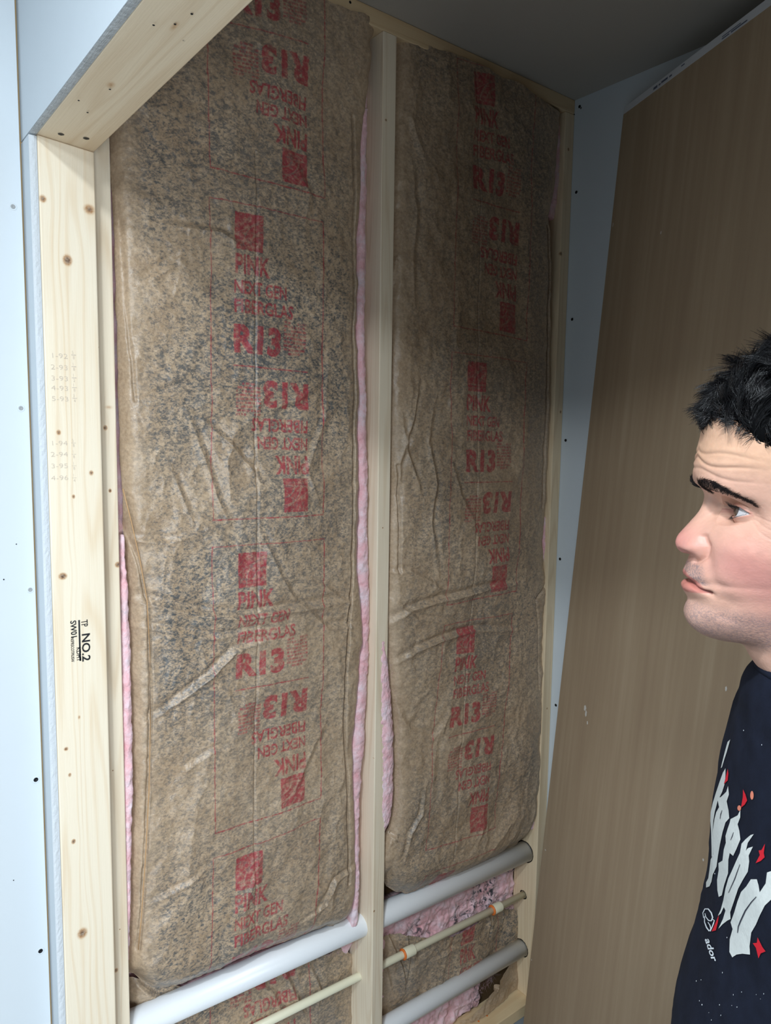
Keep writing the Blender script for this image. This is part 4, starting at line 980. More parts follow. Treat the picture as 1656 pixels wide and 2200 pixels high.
# eyelids: the skin near the eye wraps a sphere a little larger than the eyeball, open along an almond
dy = np.abs(P[..., 1]) - ey; dz = P[..., 2] - ez - .06 * dy
Rs = ER + .0013
rr = np.sqrt(np.clip(Rs * Rs - dy ** 2 - dz ** 2, 1e-9, None)); lidx = ex + rr
el = np.hypot(dy / .0175, (dz - .0005) / .0135); wl = sstep(1.0, .62, el) * (P[..., 0] > .02) * (np.hypot(dy, dz) < Rs * .985)
xn = P[..., 0] * (1 - wl) + np.maximum(lidx, P[..., 0] * 0 + lidx) * wl
phi = np.arcsin(np.clip(dy / Rs, -1, 1)); pl = np.where(dy > 0, phi / 1.27, phi / 1.0)
up_ = .0051 * np.clip(1 - np.abs(pl) ** 2.3, 0, 1) - .0006 * np.clip(pl, 0, 1); dn_ = -.0042 * np.clip(1 - np.abs(pl) ** 2.0, 0, 1) - .0004 * np.clip(pl, 0, 1)
op = (sstep(up_ + .0003, up_ - .0004, dz) * sstep(dn_ - .0003, dn_ + .0004, dz)) * (up_ - dn_ > .0008) * (P[..., 0] > .02)
rim = (np.exp(-((dz - up_ - .0012) / .0010) ** 2) + .7 * np.exp(-((dz - dn_ + .0010) / .0010) ** 2)) * (np.abs(dy) < .014) * (P[..., 0] > .02)
xn = xn + .0006 * rim * (1 - op)
xn = xn - .0009 * np.exp(-((dz - up_ - .0048) / .0009) ** 2) * (np.abs(dy) < .015) * (P[..., 0] > .02)      # lid fold
xn = xn - .0009 * np.exp(-((dz - dn_ + .0052) / .0011) ** 2) * sstep(.016, .011, np.abs(dy)) * (P[..., 0] > .02)
xn = np.where(op > 0, xn - op * .0040, xn)
P[..., 0] = xn
AL = np.cumsum(np.linalg.norm(np.roll(P, -1, 1) - P, axis=-1), axis=1); AL = AL - AL[:, 185:186]
# masks for colour
y_, z_ = P[..., 1], P[..., 2]; frn = (P[..., 0] > -.01)
col = np.zeros(P.shape[:2] + (3,)); col[:] = srgb(214, 166, 144)
def blend(m, cc, a=1.0):
    global col
    m = np.clip(m * a, 0, 1)[..., None]; col = col * (1 - m) + np.array(cc) * m
blend(sstep(ez + .02, ez + .05, z_) * frn, srgb(220, 174, 142), .8)
blend(np.exp(-(ay / .019) ** 2 - ((z_ - tipz - .002) / .015) ** 2) * frn, srgb(212, 128, 124), .68)
blend(np.exp(-((ay - .048) / .022) ** 2 - ((z_ - ez + .042) / .022) ** 2) * frn, srgb(206, 132, 124), .6)
blend(np.exp(-((ay - .062) / .016) ** 2 - ((z_ - mcz) / .034) ** 2) * frn, srgb(196, 118, 122), .42)
blend(np.exp(-((ay - .03) / .013) ** 2 - ((z_ - ez - .004) / .009) ** 2) * frn, srgb(208, 160, 130), .6)
# stubble
stb = sstep(alz - .012, alz - .017, z_) * sstep(.034, .026, ay + np.clip(z_ - mz, 0, 1) * .3) * (z_ > mz)
jaw = sstep(mz - .012, mz - .024, z_ + .25 * np.clip(ay - .02, 0, 1) * 0 - .12 * np.clip(ay - .03, 0, .04)) * sstep(-.128, -.116, z_) * (P[..., 0] > -.02)
stb = np.clip(stb + jaw * .8, 0, 1)
sn = fbm(AL * 1300 + 500, ti[:, None] * 1300 + 0 * z_, 12, 2); blend(stb * (0.35 + .9 * sstep(.45, .6, sn)), srgb(128, 112, 116), .62)
# lips
lu = mz + .0085 * np.clip(1 - (ay / .0315) ** 1.6, 0, 1) - .0012 * np.exp(-(ay / .003) ** 2) + (mcz - mz) * (ay / .0310) ** 2
ll = mz - .0105 * np.clip(1 - (ay / .0310) ** 2, 0, 1) + (mcz - mz) * (ay / .0310) ** 2
lip = sstep(ll - .0008, ll + .0008, z_) * sstep(lu + .0008, lu - .0008, z_) * (ay < .0315) * frn
blend(lip, srgb(192, 112, 102), .8)
lc = mz + (mcz - mz) * (ay / .0310) ** 1.6
blend(np.exp(-((z_ - lc) / .0010) ** 2) * (ay < .0315) * frn, srgb(112, 60, 56), .85)
blend(rim * frn * (P[..., 0] > .03), srgb(196, 120, 112), .5)
mot = fbm(AL * 170 + 90, ti[:, None] * 170 + 0 * z_, 33, 4); col *= (0.80 + .14 * mot)[..., None]
FW = toW(P)
head_o = None
idx = np.arange(NR * NC).reshape(NR, NC); nx = np.roll(idx, -1, 1)
Fh = np.stack([idx[:-1], idx[1:], nx[1:], nx[:-1]], -1).reshape(-1, 4)
# ---- torso, arms, hands and legs grown from a skeleton, same mesh
def skin_body():
    f0 = Vector(HF0); l0 = Vector(HL); u0 = Vector((0, 0, 1)); o = Vector(HO); H0 = o.z
    def J(x, y, z): return tuple(Vector((o.x, o.y, 0)) + f0 * x + l0 * y + u0 * z)
    V, E, R = [], [], []
    def add(p, r, par=None):
        V.append(p); R.append(r if hasattr(r, '__len__') else (r, r))
        if par is not None: E.append((par, len(V) - 1))
        return len(V) - 1
    zs = H0
    pel = add(J(-.06, 0, .96), (.145, .115)); a = add(J(-.055, 0, 1.10), (.135, .110), pel); a = add(J(-.055, 0, 1.24), (.145, .112), a)
    ch = add(J(-.062, 0, 1.38), (.155, .112), a); nk = add(J(-.060, 0, 1.475), (.075, .070), ch); add(J(-.050, 0, zs - .135), (.048, .050), nk)
    for sgn in (-1, 1):
        sh = add(J(-.065, sgn * .175, 1.425), (.055, .055), ch); e = add(J(-.075, sgn * .225, 1.13), (.041, .041), sh)
        m_ = add(J(-.055, sgn * .235, 1.02), (.037, .037), e); w = add(J(-.01, sgn * .235, .885), (.024, .028), m_)
        pm = add(J(.005, sgn * .235, .83), (.016, .036), w); pk_ = add(J(.012, sgn * .235, .795), (.013, .036), pm)
        for i, (fx_, ln) in enumerate(((.030, .068), (.010, .076), (-.010, .071), (-.028, .056))):
            b0 = add(J(.012 + fx_, sgn * .235, .785), .0088, pk_); b1 = add(J(.016 + fx_, sgn * .230, .785 - ln * .45), .0080, b0)
            b2 = add(J(.014 + fx_, sgn * .219, .785 - ln * .8), .0072, b1); add(J(.010 + fx_, sgn * .209, .785 - ln), .0062, b2)
        t0 = add(J(.040, sgn * .226, .835), .0105, pm); t1 = add(J(.056, sgn * .217, .800), .0092, t0); add(J(.058, sgn * .210, .772), .0080, t1)
        hp = add(J(-.06, sgn * .09, .90), (.092, .092), pel); kn_ = add(J(-.045, sgn * .11, .50), (.056, .056), hp); cf_ = add(J(-.07, sgn * .115, .36), (.056, .056), kn_)
        an = add(J(-.075, sgn * .12, .09), (.036, .036), cf_); add(J(.06, sgn * .14, .04), (.036, .028), an)
    me = bpy.data.meshes.new('sk'); me.from_pydata(V, E, []); ob = bpy.data.objects.new('sk', me); COL.objects.link(ob)
    md = ob.modifiers.new('s', 'SKIN'); md.use_smooth_shade = True; md.branch_smoothing = .6
    for i, v in enumerate(me.skin_vertices[0].data): v.radius = R[i]; v.use_root = (i == 0); v.use_loose = False
    sb = ob.modifiers.new('b', 'SUBSURF'); sb.levels = sb.render_levels = 2
    dg = bpy.context.evaluated_depsgraph_get(); dg.update(); m2 = bpy.data.meshes.new_from_object(ob.evaluated_get(dg)); bpy.data.objects.remove(ob)
    vs = np.array([v.co[:] for v in m2.vertices]); fs = [tuple(p.vertices) for p in m2.polygons]; bpy.data.meshes.remove(m2)
    return vs, fs
bv, bf = skin_body()
man = empty('person', (HO[0], HO[1], 0))
tag(man, 'dark-haired man in profile at the right edge, navy T-shirt, looking up at the insulation', 'person')
PI_ = Matrix.Translation(-man.location)
allV = np.concatenate([FW.reshape(-1, 3), toW(np.array([[[0.0, 0, .1292]]])).reshape(-1, 3), bv])
nh = NR * NC
faces = [tuple(f) for f in Fh.tolist()] + [(nh, int(idx[0, (k + 1) % NC]), int(idx[0, k])) for k in range(NC)] + [tuple(i + nh + 1 for i in f) for f in bf]
bme = bpy.data.meshes.new('body'); bme.from_pydata(allV.tolist(), [], faces); bme.update()
bme.polygons.foreach_set('use_smooth', [True] * len(bme.polygons))
ca = bme.color_attributes.new('skin', 'FLOAT_COLOR', 'POINT')
cc = np.ones((len(allV), 4)); cc[:, :3] = srgb(196, 138, 112); cc[:nh, :3] = col.reshape(-1, 3); ca.data.foreach_set('color', cc.reshape(-1).astype(np.float32))
SK = NT('skin', 0.46, spec=0.45)
a_ = SK.n('ShaderNodeAttribute', attribute_name='skin'); SK.col(a_.outputs['Color'])
SK.b.inputs['Subsurface Weight'].default_value = .18; SK.b.inputs['Subsurface Radius'].default_value = (.008, .0035, .002); SK.b.inputs['Subsurface Scale'].default_value = .6
SK.bump(SK.noise(SK.coord('Object', (1, 1, 1)), 900, 3, .6), .12, .0006)
bme.materials.append(SK.m)
body = bpy.data.objects.new('body', bme); COL.objects.link(body); body.parent = man; body.matrix_parent_inverse = PI_
def child(o, lab=None):
    o.parent = man; o.matrix_parent_inverse = PI_
    if lab: o['label'] = lab
    return o
def hd_pt(x, y, z): return Vector(HO + x * HF + y * HL + z * HU)

# ---- eyes
def eye(sgn):
    c0 = hd_pt(ex, sgn * ey, ez); g = (Vector(HF) * 1.0 + Vector(HU) * .16 + Vector(HL) * (.10)).normalized()
    a = g.orthogonal().normalized(); b = g.cross(a); V, F, ci = [], [], []
    n, m = 48, 40; ang = np.concatenate([np.linspace(0, 34, 26), np.linspace(38, 180, 14)]) * math.pi / 180
    for i, t in enumerate(ang):
        bulge = .0007 * max(0, 1 - (t / math.radians(32)) ** 2)
        for k in range(n):
            p = 2 * math.pi * k / n; V.append(c0 + (g * math.cos(t) + (a * math.cos(p) + b * math.sin(p)) * math.sin(t)) * (ER + bulge))
            d = math.degrees(t)
            if d < 10.5: ci.append(srgb(12, 10, 10))
            elif d < 27: ci.append(srgb(78, 56, 42) if d < 24.5 else srgb(30, 24, 22))
            else: ci.append(srgb(196, 190, 190))
    for i in range(len(ang) - 1):
        for k in range(n): F.append((i * n + k, i * n + (k + 1) % n, (i + 1) * n + (k + 1) % n, (i + 1) * n + k))
    o = mesh_obj('eye', V, F, None, None, True); at = o.data.color_attributes.new('iris', 'FLOAT_COLOR', 'POINT')
    at.data.foreach_set('color', np.array([(*q_, 1) for q_ in ci], np.float32).reshape(-1))
    return child(o)
EM = NT('eye', .06, spec=.6); EM.col(EM.n('ShaderNodeAttribute', attribute_name='iris').outputs['Color'])
for sgn in (1, -1): eye(sgn).data.materials.append(EM.m)

# ---- hair
HAIR = NT('black_hair', .34, srgb(20, 19, 21), .6).m
BROW = NT('brow_hair', .55, srgb(30, 24, 24), .3).m
def strands(name, roots, mat, r=.00022, seg=5):
    """roots: list of (points list) -> one mesh of thin tapered tubes"""
    V, F = [], []
    for pts in roots:
        v, f = tube(pts, [r * (1 - .75 * i / (len(pts) - 1)) for i in range(len(pts))], 3, False); o_ = len(V); V += v; F += [tuple(q_ + o_ for q_ in g) for g in f]
    return child(mesh_obj(name, V, F, mat, None, True))
zhl = HP(1509, 918)[1]
def hairline(x, y):
    a = np.abs(y)
    # front edge level, recess at the temple, sideburn in front of the ear, then the nape
    f = zhl - .004 + .010 * np.sin(np.clip(a / .06, 0, 1) * math.pi) - .9 * np.clip(a - .052, 0, 1)
    side = np.interp(x, [-.11, -.06, -.02, .005, .022, .034], [-.075, -.070, -.045, -.030, -.005, .045])
    return np.where(x > .034, f, np.minimum(f, side))
vz = P[..., 2] - hairline(P[..., 0], P[..., 1]); hm = (vz > 0) & (P[..., 2] > -.09)
rs = np.random.RandomState(21)
area_w = np.linalg.norm(np.cross(np.roll(P, -1, 1) - P, np.gradient(P, axis=0)), axis=-1) * hm
vis = np.where((P[..., 0] > -.03) & (P[..., 1] > -.04), 1.0, .35); pr = (area_w * vis).reshape(-1); pr /= pr.sum()
pick = rs.choice(len(pr), 30000, p=pr); Nh = normals(P).reshape(-1, 3); Nh = Nh * np.sign((Nh * P.reshape(-1, 3)).sum(-1, keepdims=True))
dU = (np.roll(P, -1, 1) - P).reshape(-1, 3); dV = np.gradient(P, axis=0).reshape(-1, 3); Pf = P.reshape(-1, 3); vzf = vz.reshape(-1); R_ = []
gi = rs.choice(len(pr), 1500, p=pr); G = Pf[gi]; gseed = rs.rand(1500, 8)
def guide(g):
    p = G[g]; n = Nh[gi[g]]; top = float(sstep(.02, .09, p[2])); q8 = gseed[g]
    comb = np.array([-.10, .12 * np.sign(p[1]), .05 + .20 * top])
    cl = np.array([vnoise(np.array([p[0] * 70 + k * 5]), np.array([p[1] * 70 + p[2] * 60]), 3 + k)[0] - .5 for k in range(3)]) * 1.6
    d = n * .95 + comb * .7 + cl + (q8[:3] - .5) * .9; d /= np.linalg.norm(d)
    cv = np.cross(d, n + (q8[3:6] - .5) * 1.5); cv /= np.linalg.norm(cv) + 1e-9; L_ = (.011 + .017 * top) * (.75 + .5 * q8[6]) * (1 - .42 * float(sstep(.060, .095, p[0]))); turn = 2.0 + 3.6 * q8[7]; pts = [np.zeros(3)]; dd = d.copy()
    for k in range(7):
        pts.append(pts[-1] + dd * L_ / 7); dd = dd * math.cos(turn / 7) + cv * math.sin(turn / 7) - np.array([0, 0, .035]); dd /= np.linalg.norm(dd)
    return np.array(pts)
GU = [guide(g) for g in range(1500)]
for i in pick:
    p = Pf[i] + dU[i] * rs.rand() + dV[i] * rs.rand()
    g = int(np.argmin(((G - p) ** 2).sum(1))); edge = min(1, vzf[i] / .010); off_ = G[g] - p; sc_ = (.55 + .45 * edge) * rs.uniform(.75, 1.12); jit = rs.normal(0, .0010, 3)
    pts = []
    for k in range(8):
        t = k / 7; q_ = p + GU[g][k] * sc_ + off_ * .38 * t + jit * t * 2 + rs.normal(0, .00018, 3) * t
        pts.append(tuple(HO + q_[0] * HF + q_[1] * HL + q_[2] * HU))
    R_.append(pts)
hair = strands('hair', R_, HAIR, .00034); hair['label'] = 'short curly black hair'
# dense under-layer
off = np.clip(vz / .010, 0, 1) * (.0012 + .0042 * sstep(.02, .09, P[..., 2])) + .003 * (fbm(P[..., 0] * 130 + 9, (P[..., 1] + P[..., 2]) * 130, 8, 3) - .5) * np.clip(vz / .01, 0, 1)
Nhh = Nh.reshape(P.shape); Pc = P + Nhh * off[..., None] - Nhh * .0012 * (vz < .003)[..., None]
ds = 3; Pc2 = Pc[::ds, ::2]; hm2 = hm[::ds, ::2]; ii = np.arange(hm2.size).reshape(hm2.shape)
Vc = toW(Pc2).reshape(-1, 3); Fc = []
for r_ in range(hm2.shape[0] - 1):
    for k in range(hm2.shape[1]):
        k2_ = (k + 1) % hm2.shape[1]
        if hm2[r_, k] and hm2[r_ + 1, k] and hm2[r_, k2_] and hm2[r_ + 1, k2_]: Fc.append((ii[r_, k], ii[r_ + 1, k], ii[r_ + 1, k2_], ii[r_, k2_]))
cap = mesh_obj('hair_underlayer', Vc, Fc, flat('hair_root', srgb(9, 9, 10), .9, .05), hair, True)

# ---- head surface lookup for brows, lashes
bvh = BVHTree.FromPolygons([Vector(v) for v in FW.reshape(-1, 3)], Fh.tolist())
def on_skin(y, z):
    o = hd_pt(.3, y, z); h = bvh.ray_cast(o, -Vector(HF)); return h[0], h[1]
def brow(sgn):
    R2 = []; mid = [(.0115, ez + .0175), (.0215, ez + .0205), (.0340, ez + .0205), (.0440, ez + .0160), (.0515, ez + .0085)]
    for i in range(1100):
        t = rs.rand() ** .85; k = min(int(t * 4), 3); u_ = t * 4 - k; a = np.array(mid[k]); b = np.array(mid[k + 1]); c1 = a * (1 - u_) + b * u_
        wd_ = .0064 * (1 - .62 * t) * (1 if t > .05 else .8); oz = rs.uniform(-1, 1) * wd_; y0, z0 = c1[0] + rs.normal(0, .0006), c1[1] + oz
        h, n = on_skin(sgn * y0, z0)
        if h is None: continue
        ln = rs.uniform(.0045, .0078) * (1 - .25 * t); ang = (1.0 - 1.25 * t) - .5 * oz / .004 + rs.normal(0, .2)
        dd = Vector(HL) * sgn * math.cos(ang) + Vector(HU) * math.sin(ang); n = n if n.dot(Vector(HF)) > 0 else -n
        dd = (dd - n * dd.dot(n)).normalized(); R2.append([h - n * .0002, h + dd * ln * .35 + n * .0008, h + dd * ln * .7 + n * .0011, h + dd * ln + n * .0008])
    return strands('eyebrow', R2, BROW, .00017)
for sgn in (1, -1): brow(sgn)
def lashes(sgn):
    R3 = []
    for i in range(46):
        u_ = i / 45 * 2 - 1; dyy = u_ * .0118; z0 = ez + .0049 * (1 - abs(u_) ** 2.1) + .0002 + .06 * dyy; xx = ex + math.sqrt(max(Rs ** 2 - dyy ** 2 - .0056 ** 2, 1e-6)) + .0004
        p = hd_pt(xx, sgn * (ey + dyy), z0); d = (Vector(HF) * 1.0 + Vector(HU) * .15 + Vector(HL) * sgn * u_ * .5).normalized(); L_ = .0075 * rs.uniform(.75, 1.1)
        R3.append([p, p + d * L_ * .5 - Vector(HU) * .0004, p + d * L_ + Vector(HU) * .0022])
        if i % 2 == 0:
            zl = ez - .0047 * (1 - u_ * u_) + .06 * dyy; p = hd_pt(xx, sgn * (ey + dyy), zl); d = (Vector(HF) - Vector(HU) * .7 + Vector(HL) * sgn * u_ * .5).normalized()
            R3.append([p, p + d * .0022, p + d * .0040])
    return strands('eyelashes', R3, BROW, .00014)
for sgn in (1, -1): lashes(sgn)
# ---- ears
def ear(sgn):
    V, F = [], []; n, m = 40, 10
    base_ = Vector(hd_pt(-.012, sgn * .0735, -.012)); fx_, uz_, ly_ = Vector(HF), Vector(HU), Vector(HL) * sgn
    prof = [(0, 0, .004), (.30, .0, -.001), (.55, .0, .002), (.72, .0, .008), (.86, .0, .009), (.97, .0, .013), (1.0, 0, .010), (.96, 0, .004), (.75, 0, -.006), (.6, 0, -.012)]
    for i, (r_, _, h_) in enumerate(prof):
        for k in range(n):
            a = 2 * math.pi * k / n; rx, rz = .0175 * (1 + .12 * math.sin(a)), .031 * (1 - .0 * math.cos(a)); lobe = .8 if math.sin(a) < -.6 else 1
            back = .35 * r_ * (-math.cos(a)) * .02
            V.append(base_ + fx_ * (rx * r_ * math.cos(a) * lobe - .010 + .006 * math.sin(a) * -r_) + uz_ * (rz * r_ * math.sin(a)) + ly_ * (h_ + .006 + max(0, -math.cos(a)) * r_ * .012))
    for i in range(len(prof) - 1):
        for k in range(n): F.append((i * n + k, i * n + (k + 1) % n, (i + 1) * n + (k + 1) % n, (i + 1) * n + k))
    F.append(tuple(range(n)))
    o = mesh_obj('ear', V, F, flat('ear_skin', srgb(205, 140, 120), .5), None, True); return child(o)
for sgn in (1, -1): ear(sgn)

# ---- T-shirt: lofted shell, chest line taken at the man's own distance
def bodyP(x, y, z): return Vector((HO[0], HO[1], 0)) + Vector(HF0) * x + Vector(HL) * y + Vector((0, 0, z))
def BP_(x, y):
    p = HPw(x, y) ; return float((p - HO) @ HF0), float(p[2])
sil = [BP_(x, y) for x, y in ((1605, 1478), (1596, 1500), (1590, 1535), (1578, 1565), (1568, 1595), (1557, 1630), (1546, 1665), (1537, 1700), (1530, 1740), (1527, 1790), (1524, 1850), (1519, 1900), (1509, 1940), (1499, 1975), (1489, 2010), (1482, 2050), (1470, 2090), (1456, 2130), (1448, 2170), (1444, 2210))]
zz = np.array([p[1] for p in sil])[::-1]; xx_ = np.array([p[0] for p in sil])[::-1]
ctop = BP_(1637, 1434)
def front_x(z):
    if z < zz[0]: return xx_[0] - .10 * max(0, zz[0] - z - .06)
    return float(np.interp(z, zz, xx_))
CLOTH = NT('navy_cotton', .92, spec=.15)
cn = CLOTH.noise(CLOTH.coord('Object', (1, 1, 1)), 40, 4, .6); cf2 = CLOTH.noise(CLOTH.coord(), 1500, 2, .5)
CLOTH.col(CLOTH.ramp(CLOTH.math('ADD', CLOTH.math('MULTIPLY', cn, .7), CLOTH.math('MULTIPLY', cf2, .3)), [(.3, srgb(13, 16, 27)), (.7, srgb(25, 30, 45))]))
CLOTH.bump(CLOTH.math('ADD', cf2, CLOTH.math('MULTIPLY', cn, 2.0)), .25, .0012); CLOTH.b.inputs['Sheen Weight'].default_value = .0
def loft(name, rings, mat, n=120, close=False, wr=0.0, seed=0, lab=None):
    V, F = [], []
    for (cpt, ax, ay_, rx, ry, nn) in rings:
        for k in range(n):
            a = 2 * math.pi * k / n; ca_, sa_ = math.cos(a), math.sin(a)
            e1 = np.sign(ca_) * abs(ca_) ** (2 / nn); e2 = np.sign(sa_) * abs(sa_) ** (2 / nn); V.append(cpt + ax * rx * e1 + ay_ * ry * e2)
    m = len(rings)
    for i in range(m - 1):
        for k in range(n): F.append((i * n + k, i * n + (k + 1) % n, (i + 1) * n + (k + 1) % n, (i + 1) * n + k))
    if wr:
        A = np.array([v[:] for v in V]); 
        Cc = np.array([np.array(r[0][:]) for r in rings]).repeat(n, 0); D_ = A - Cc; D_ /= np.linalg.norm(D_, axis=1, keepdims=True) + 1e-9
        lx_, lz_ = A @ HL, A[:, 2]
        w_ = (1 - np.abs(fbm(lx_ * 9 + lz_ * 5, lz_ * 7 - (A @ HF0) * 6, seed, 3) - .5) * 4) * wr + (fbm(lx_ * 4, lz_ * 4 + (A @ HF0) * 4, seed + 3, 2) - .5) * wr * 2
        A = A + D_ * w_[:, None]; V = [tuple(v) for v in A]
    return mesh_obj(name, V, F, mat, None, True)
rings = []; fV, lV = Vector(HF0), Vector(HL)
zl = np.concatenate([np.linspace(.90, 1.44, 70)])
# fit the chest line: the loft's outline must pass where the chest outline was seen
silpx = np.array([(1605, 1478), (1596, 1500), (1590, 1535), (1578, 1565), (1568, 1595), (1557, 1630), (1546, 1665), (1537, 1700), (1530, 1740), (1527, 1790), (1524, 1850), (1519, 1900), (1509, 1940), (1499, 1975), (1489, 2010), (1482, 2050), (1470, 2090), (1456, 2130), (1448, 2170), (1444, 2210)], float)
corr = np.zeros(len(zl))
def ring_at(i, z):
    fxv = front_x(z) + corr[i]
    bk = np.interp(z, [.9, 1.1, 1.3, 1.44], [-.200, -.185, -.195, -.165]); wd_ = np.interp(z, [.9, 1.1, 1.25, 1.38, 1.44], [.180, .17, .178, .182, .172])
    return (bodyP((fxv + bk) / 2, 0, z), fV, lV, (fxv - bk) / 2, wd_, 2.15)
aa_ = np.linspace(0, 2 * math.pi, 90, endpoint=False)
for _ in range(6):
    for i, z in enumerate(zl):
        c0, ax_, ay_2, rx, ry, nn = ring_at(i, z)
        e1 = np.sign(np.cos(aa_)) * np.abs(np.cos(aa_)) ** (2 / nn); e2 = np.sign(np.sin(aa_)) * np.abs(np.sin(aa_)) ** (2 / nn)
        Q = np.array(c0[:]) + np.outer(e1 * rx, HF0) + np.outer(e2 * ry, HL); Dq = Q - CAM; zq = Dq @ FV
        px = W / 2 + FPX * (Dq @ RV) / zq; py = H / 2 - FPX * (Dq @ UV) / zq; k = int(np.argmin(px))
        if 1478 < py[k] < 2210: corr[i] += (px[k] - np.interp(py[k], silpx[:, 1], silpx[:, 0])) / FPX * zq[k] * .9
    ok_ = np.where(corr != 0)[0]
    if len(ok_): corr[:ok_[0]] = corr[ok_[0]]; corr[ok_[-1]:] = corr[ok_[-1]]
corr = gsm(corr, 1.5)
for i, z in enumerate(zl): rings.append(ring_at(i, z))
ztop = ctop[1]
for t in np.linspace(.06, 1, 22):           # shoulders closing to the collar
    z = 1.44 + (ztop - 1.44) * (1 - (1 - t) ** 1.7) if ztop > 1.44 else 1.44 + .05 * t
    fxv = front_x(1.44) * (1 - t) + ctop[0] * t if ztop > front_x(0) else ctop[0]
    fxv = float(np.interp(z, np.append(zz, ctop[1]), np.append(xx_, ctop[0]))) + corr[-1] * (1 - t)
    bk = -.165 + .055 * t; wd_ = .172 * (1 - t ** 1.6) + .074 * t ** 1.6
    cpt = bodyP((fxv + bk) / 2, 0, z + .0 * t)
    rings.append((cpt, (fV + Vector((0, 0, -.42 * t))).normalized() if False else fV, lV, (fxv - bk) / 2, wd_, 2.15 - .1 * t))
shirt = child(loft('t_shirt', rings, CLOTH.m, 160, wr=.0025, seed=4), 'navy T-shirt with white gothic lettering and red stars')
# ribbed collar
top_r = rings[-1]
cv_ = []
for k in range(97):
    a = 2 * math.pi * k / 96; cv_.append(top_r[0] + fV * top_r[3] * math.cos(a) + lV * top_r[4] * math.sin(a) + Vector((0, 0, .001)))
V, F = tube(cv_, .0055, 10, False); co = mesh_obj('collar', V, F, CLOTH.m, shirt, True)
for sgn in (-1, 1):   # sleeves
    r2 = []
    for t in np.linspace(0, 1, 24):
        cpt = bodyP(-.066 - .012 * t, sgn * (.150 + .085 * t ** .6), 1.415 - .21 * t); r2.append((cpt, fV, (lV * sgn * math.cos(.35 * (1 - t) + .12) + Vector((0, 0, math.sin(.5 * (1 - t))))).normalized(), .074 + .004 * t, .062 + .006 * t, 2.1))
    o = loft('sleeve', r2, CLOTH.m, 60, wr=.002, seed=9); o.parent = shirt
# trousers and shoes (below the picture)
DEN = flat('work_trousers', srgb(58, 62, 72), .9, .1, .2, 60, .3, 400)
SHOE = flat('work_shoe', srgb(70, 54, 40), .7, .2, .2, 40)
tr = empty('trousers'); child(tr); TI = Matrix.Identity(4)
hipr = []
for z in np.linspace(1.0, .84, 12): hipr.append((bodyP(-.06, 0, z), fV, lV, .128, .178, 2.5))
o = loft('waist', hipr, DEN, 80, wr=.002, seed=2); o.parent = tr
for sgn in (-1, 1):
    r2 = []
    for t in np.linspace(0, 1, 30):
        z = .90 - .83 * t; r2.append((bodyP(-.06 + .012 * math.sin(t * 3.1) - .015 * t, sgn * (.088 + .032 * t), z), fV, lV, .100 - .030 * t, .094 - .026 * t, 2.2))
    o = loft('trouser_leg', r2, DEN, 60, wr=.003, seed=5); o.parent = tr
    V, F = [], []; n = 28
    for t in np.linspace(0, 1, 16):
        xx = -.13 + .285 * t; hw = .040 * math.sin(min(1, .25 + t * .9) * math.pi * .55) ** .6 * (1 if t < .85 else math.sqrt(max(0.02, 1 - ((t - .85) / .15) ** 2))); ht = np.interp(t, [0, .1, .35, .6, .9, 1], [.075, .10, .105, .075, .055, .02])
        for k in range(n):
            a = 2 * math.pi * k / n; zc_ = .002 + ht * (.5 + .5 * np.sign(math.sin(a)) * abs(math.sin(a)) ** .7)
            V.append(bodyP(xx, sgn * (.12 + .03 * t) + hw * math.cos(a) * (1 if math.sin(a) > -.5 else .95), zc_))
    for i in range(15):
        for k in range(n): F.append((i * n + k, i * n + (k + 1) % n, (i + 1) * n + (k + 1) % n, (i + 1) * n + k))
    F += [tuple(range(n)), tuple(15 * n + k for k in range(n))]
    o = mesh_obj('shoe', V, F, SHOE, None, True); child(o)

# ---- printed artwork on the shirt: cut from the outline, laid on the cloth
sv = [v.co.copy() for v in shirt.data.vertices]; sbvh = BVHTree.FromPolygons(sv, [tuple(p.vertices) for p in shirt.data.polygons])
from mathutils.geometry import tessellate_polygon
def decal(name, pts, mat, off=.0007, par=None, crop=(1400, 1400, 2.75), sub=.004):
    pix = [(crop[0] + x / crop[2], crop[1] + y / crop[2]) for x, y in pts]
    bm = bmesh.new(); vs = [bm.verts.new((x, y, 0)) for x, y in pix]
    for t in tessellate_polygon([[Vector((x, y, 0)) for x, y in pix]]):
        try: bm.faces.new([vs[i] for i in t])
        except ValueError: pass
    for _ in range(4):
        le = [e for e in bm.edges if e.calc_length() > 8]
        if not le: break
        bmesh.ops.subdivide_edges(bm, edges=le, cuts=1); bmesh.ops.triangulate(bm, faces=[f for f in bm.faces if len(f.verts) > 3])
    ok = True; bad = []
    for v in bm.verts:
        d = Vector(ray(v.co.x, v.co.y)).normalized(); h = sbvh.ray_cast(Vector(CAM), d); dx = 0
        while h[0] is None and dx < 24:
            dx += 1.5; d = Vector(ray(v.co.x + dx, v.co.y)).normalized(); h = sbvh.ray_cast(Vector(CAM), d)
        if h[0] is None: bad.append(v); continue
        n = h[1] if h[1].dot(d) < 0 else -h[1]; v.co = h[0] + n * off
    if bad: bmesh.ops.delete(bm, geom=bad, context='VERTS')
    o = bm_obj(name, bm, mat, shirt, True); return o
PW = flat('cracked_white_print', srgb(200, 202, 198), .85, .15, .25, 260, .3, 500); PR = flat('red_print', srgb(196, 30, 44), .8, .2); PO = flat('orange_blot', srgb(206, 120, 96), .9); PN = flat('navy_line', srgb(30, 34, 50), .9)
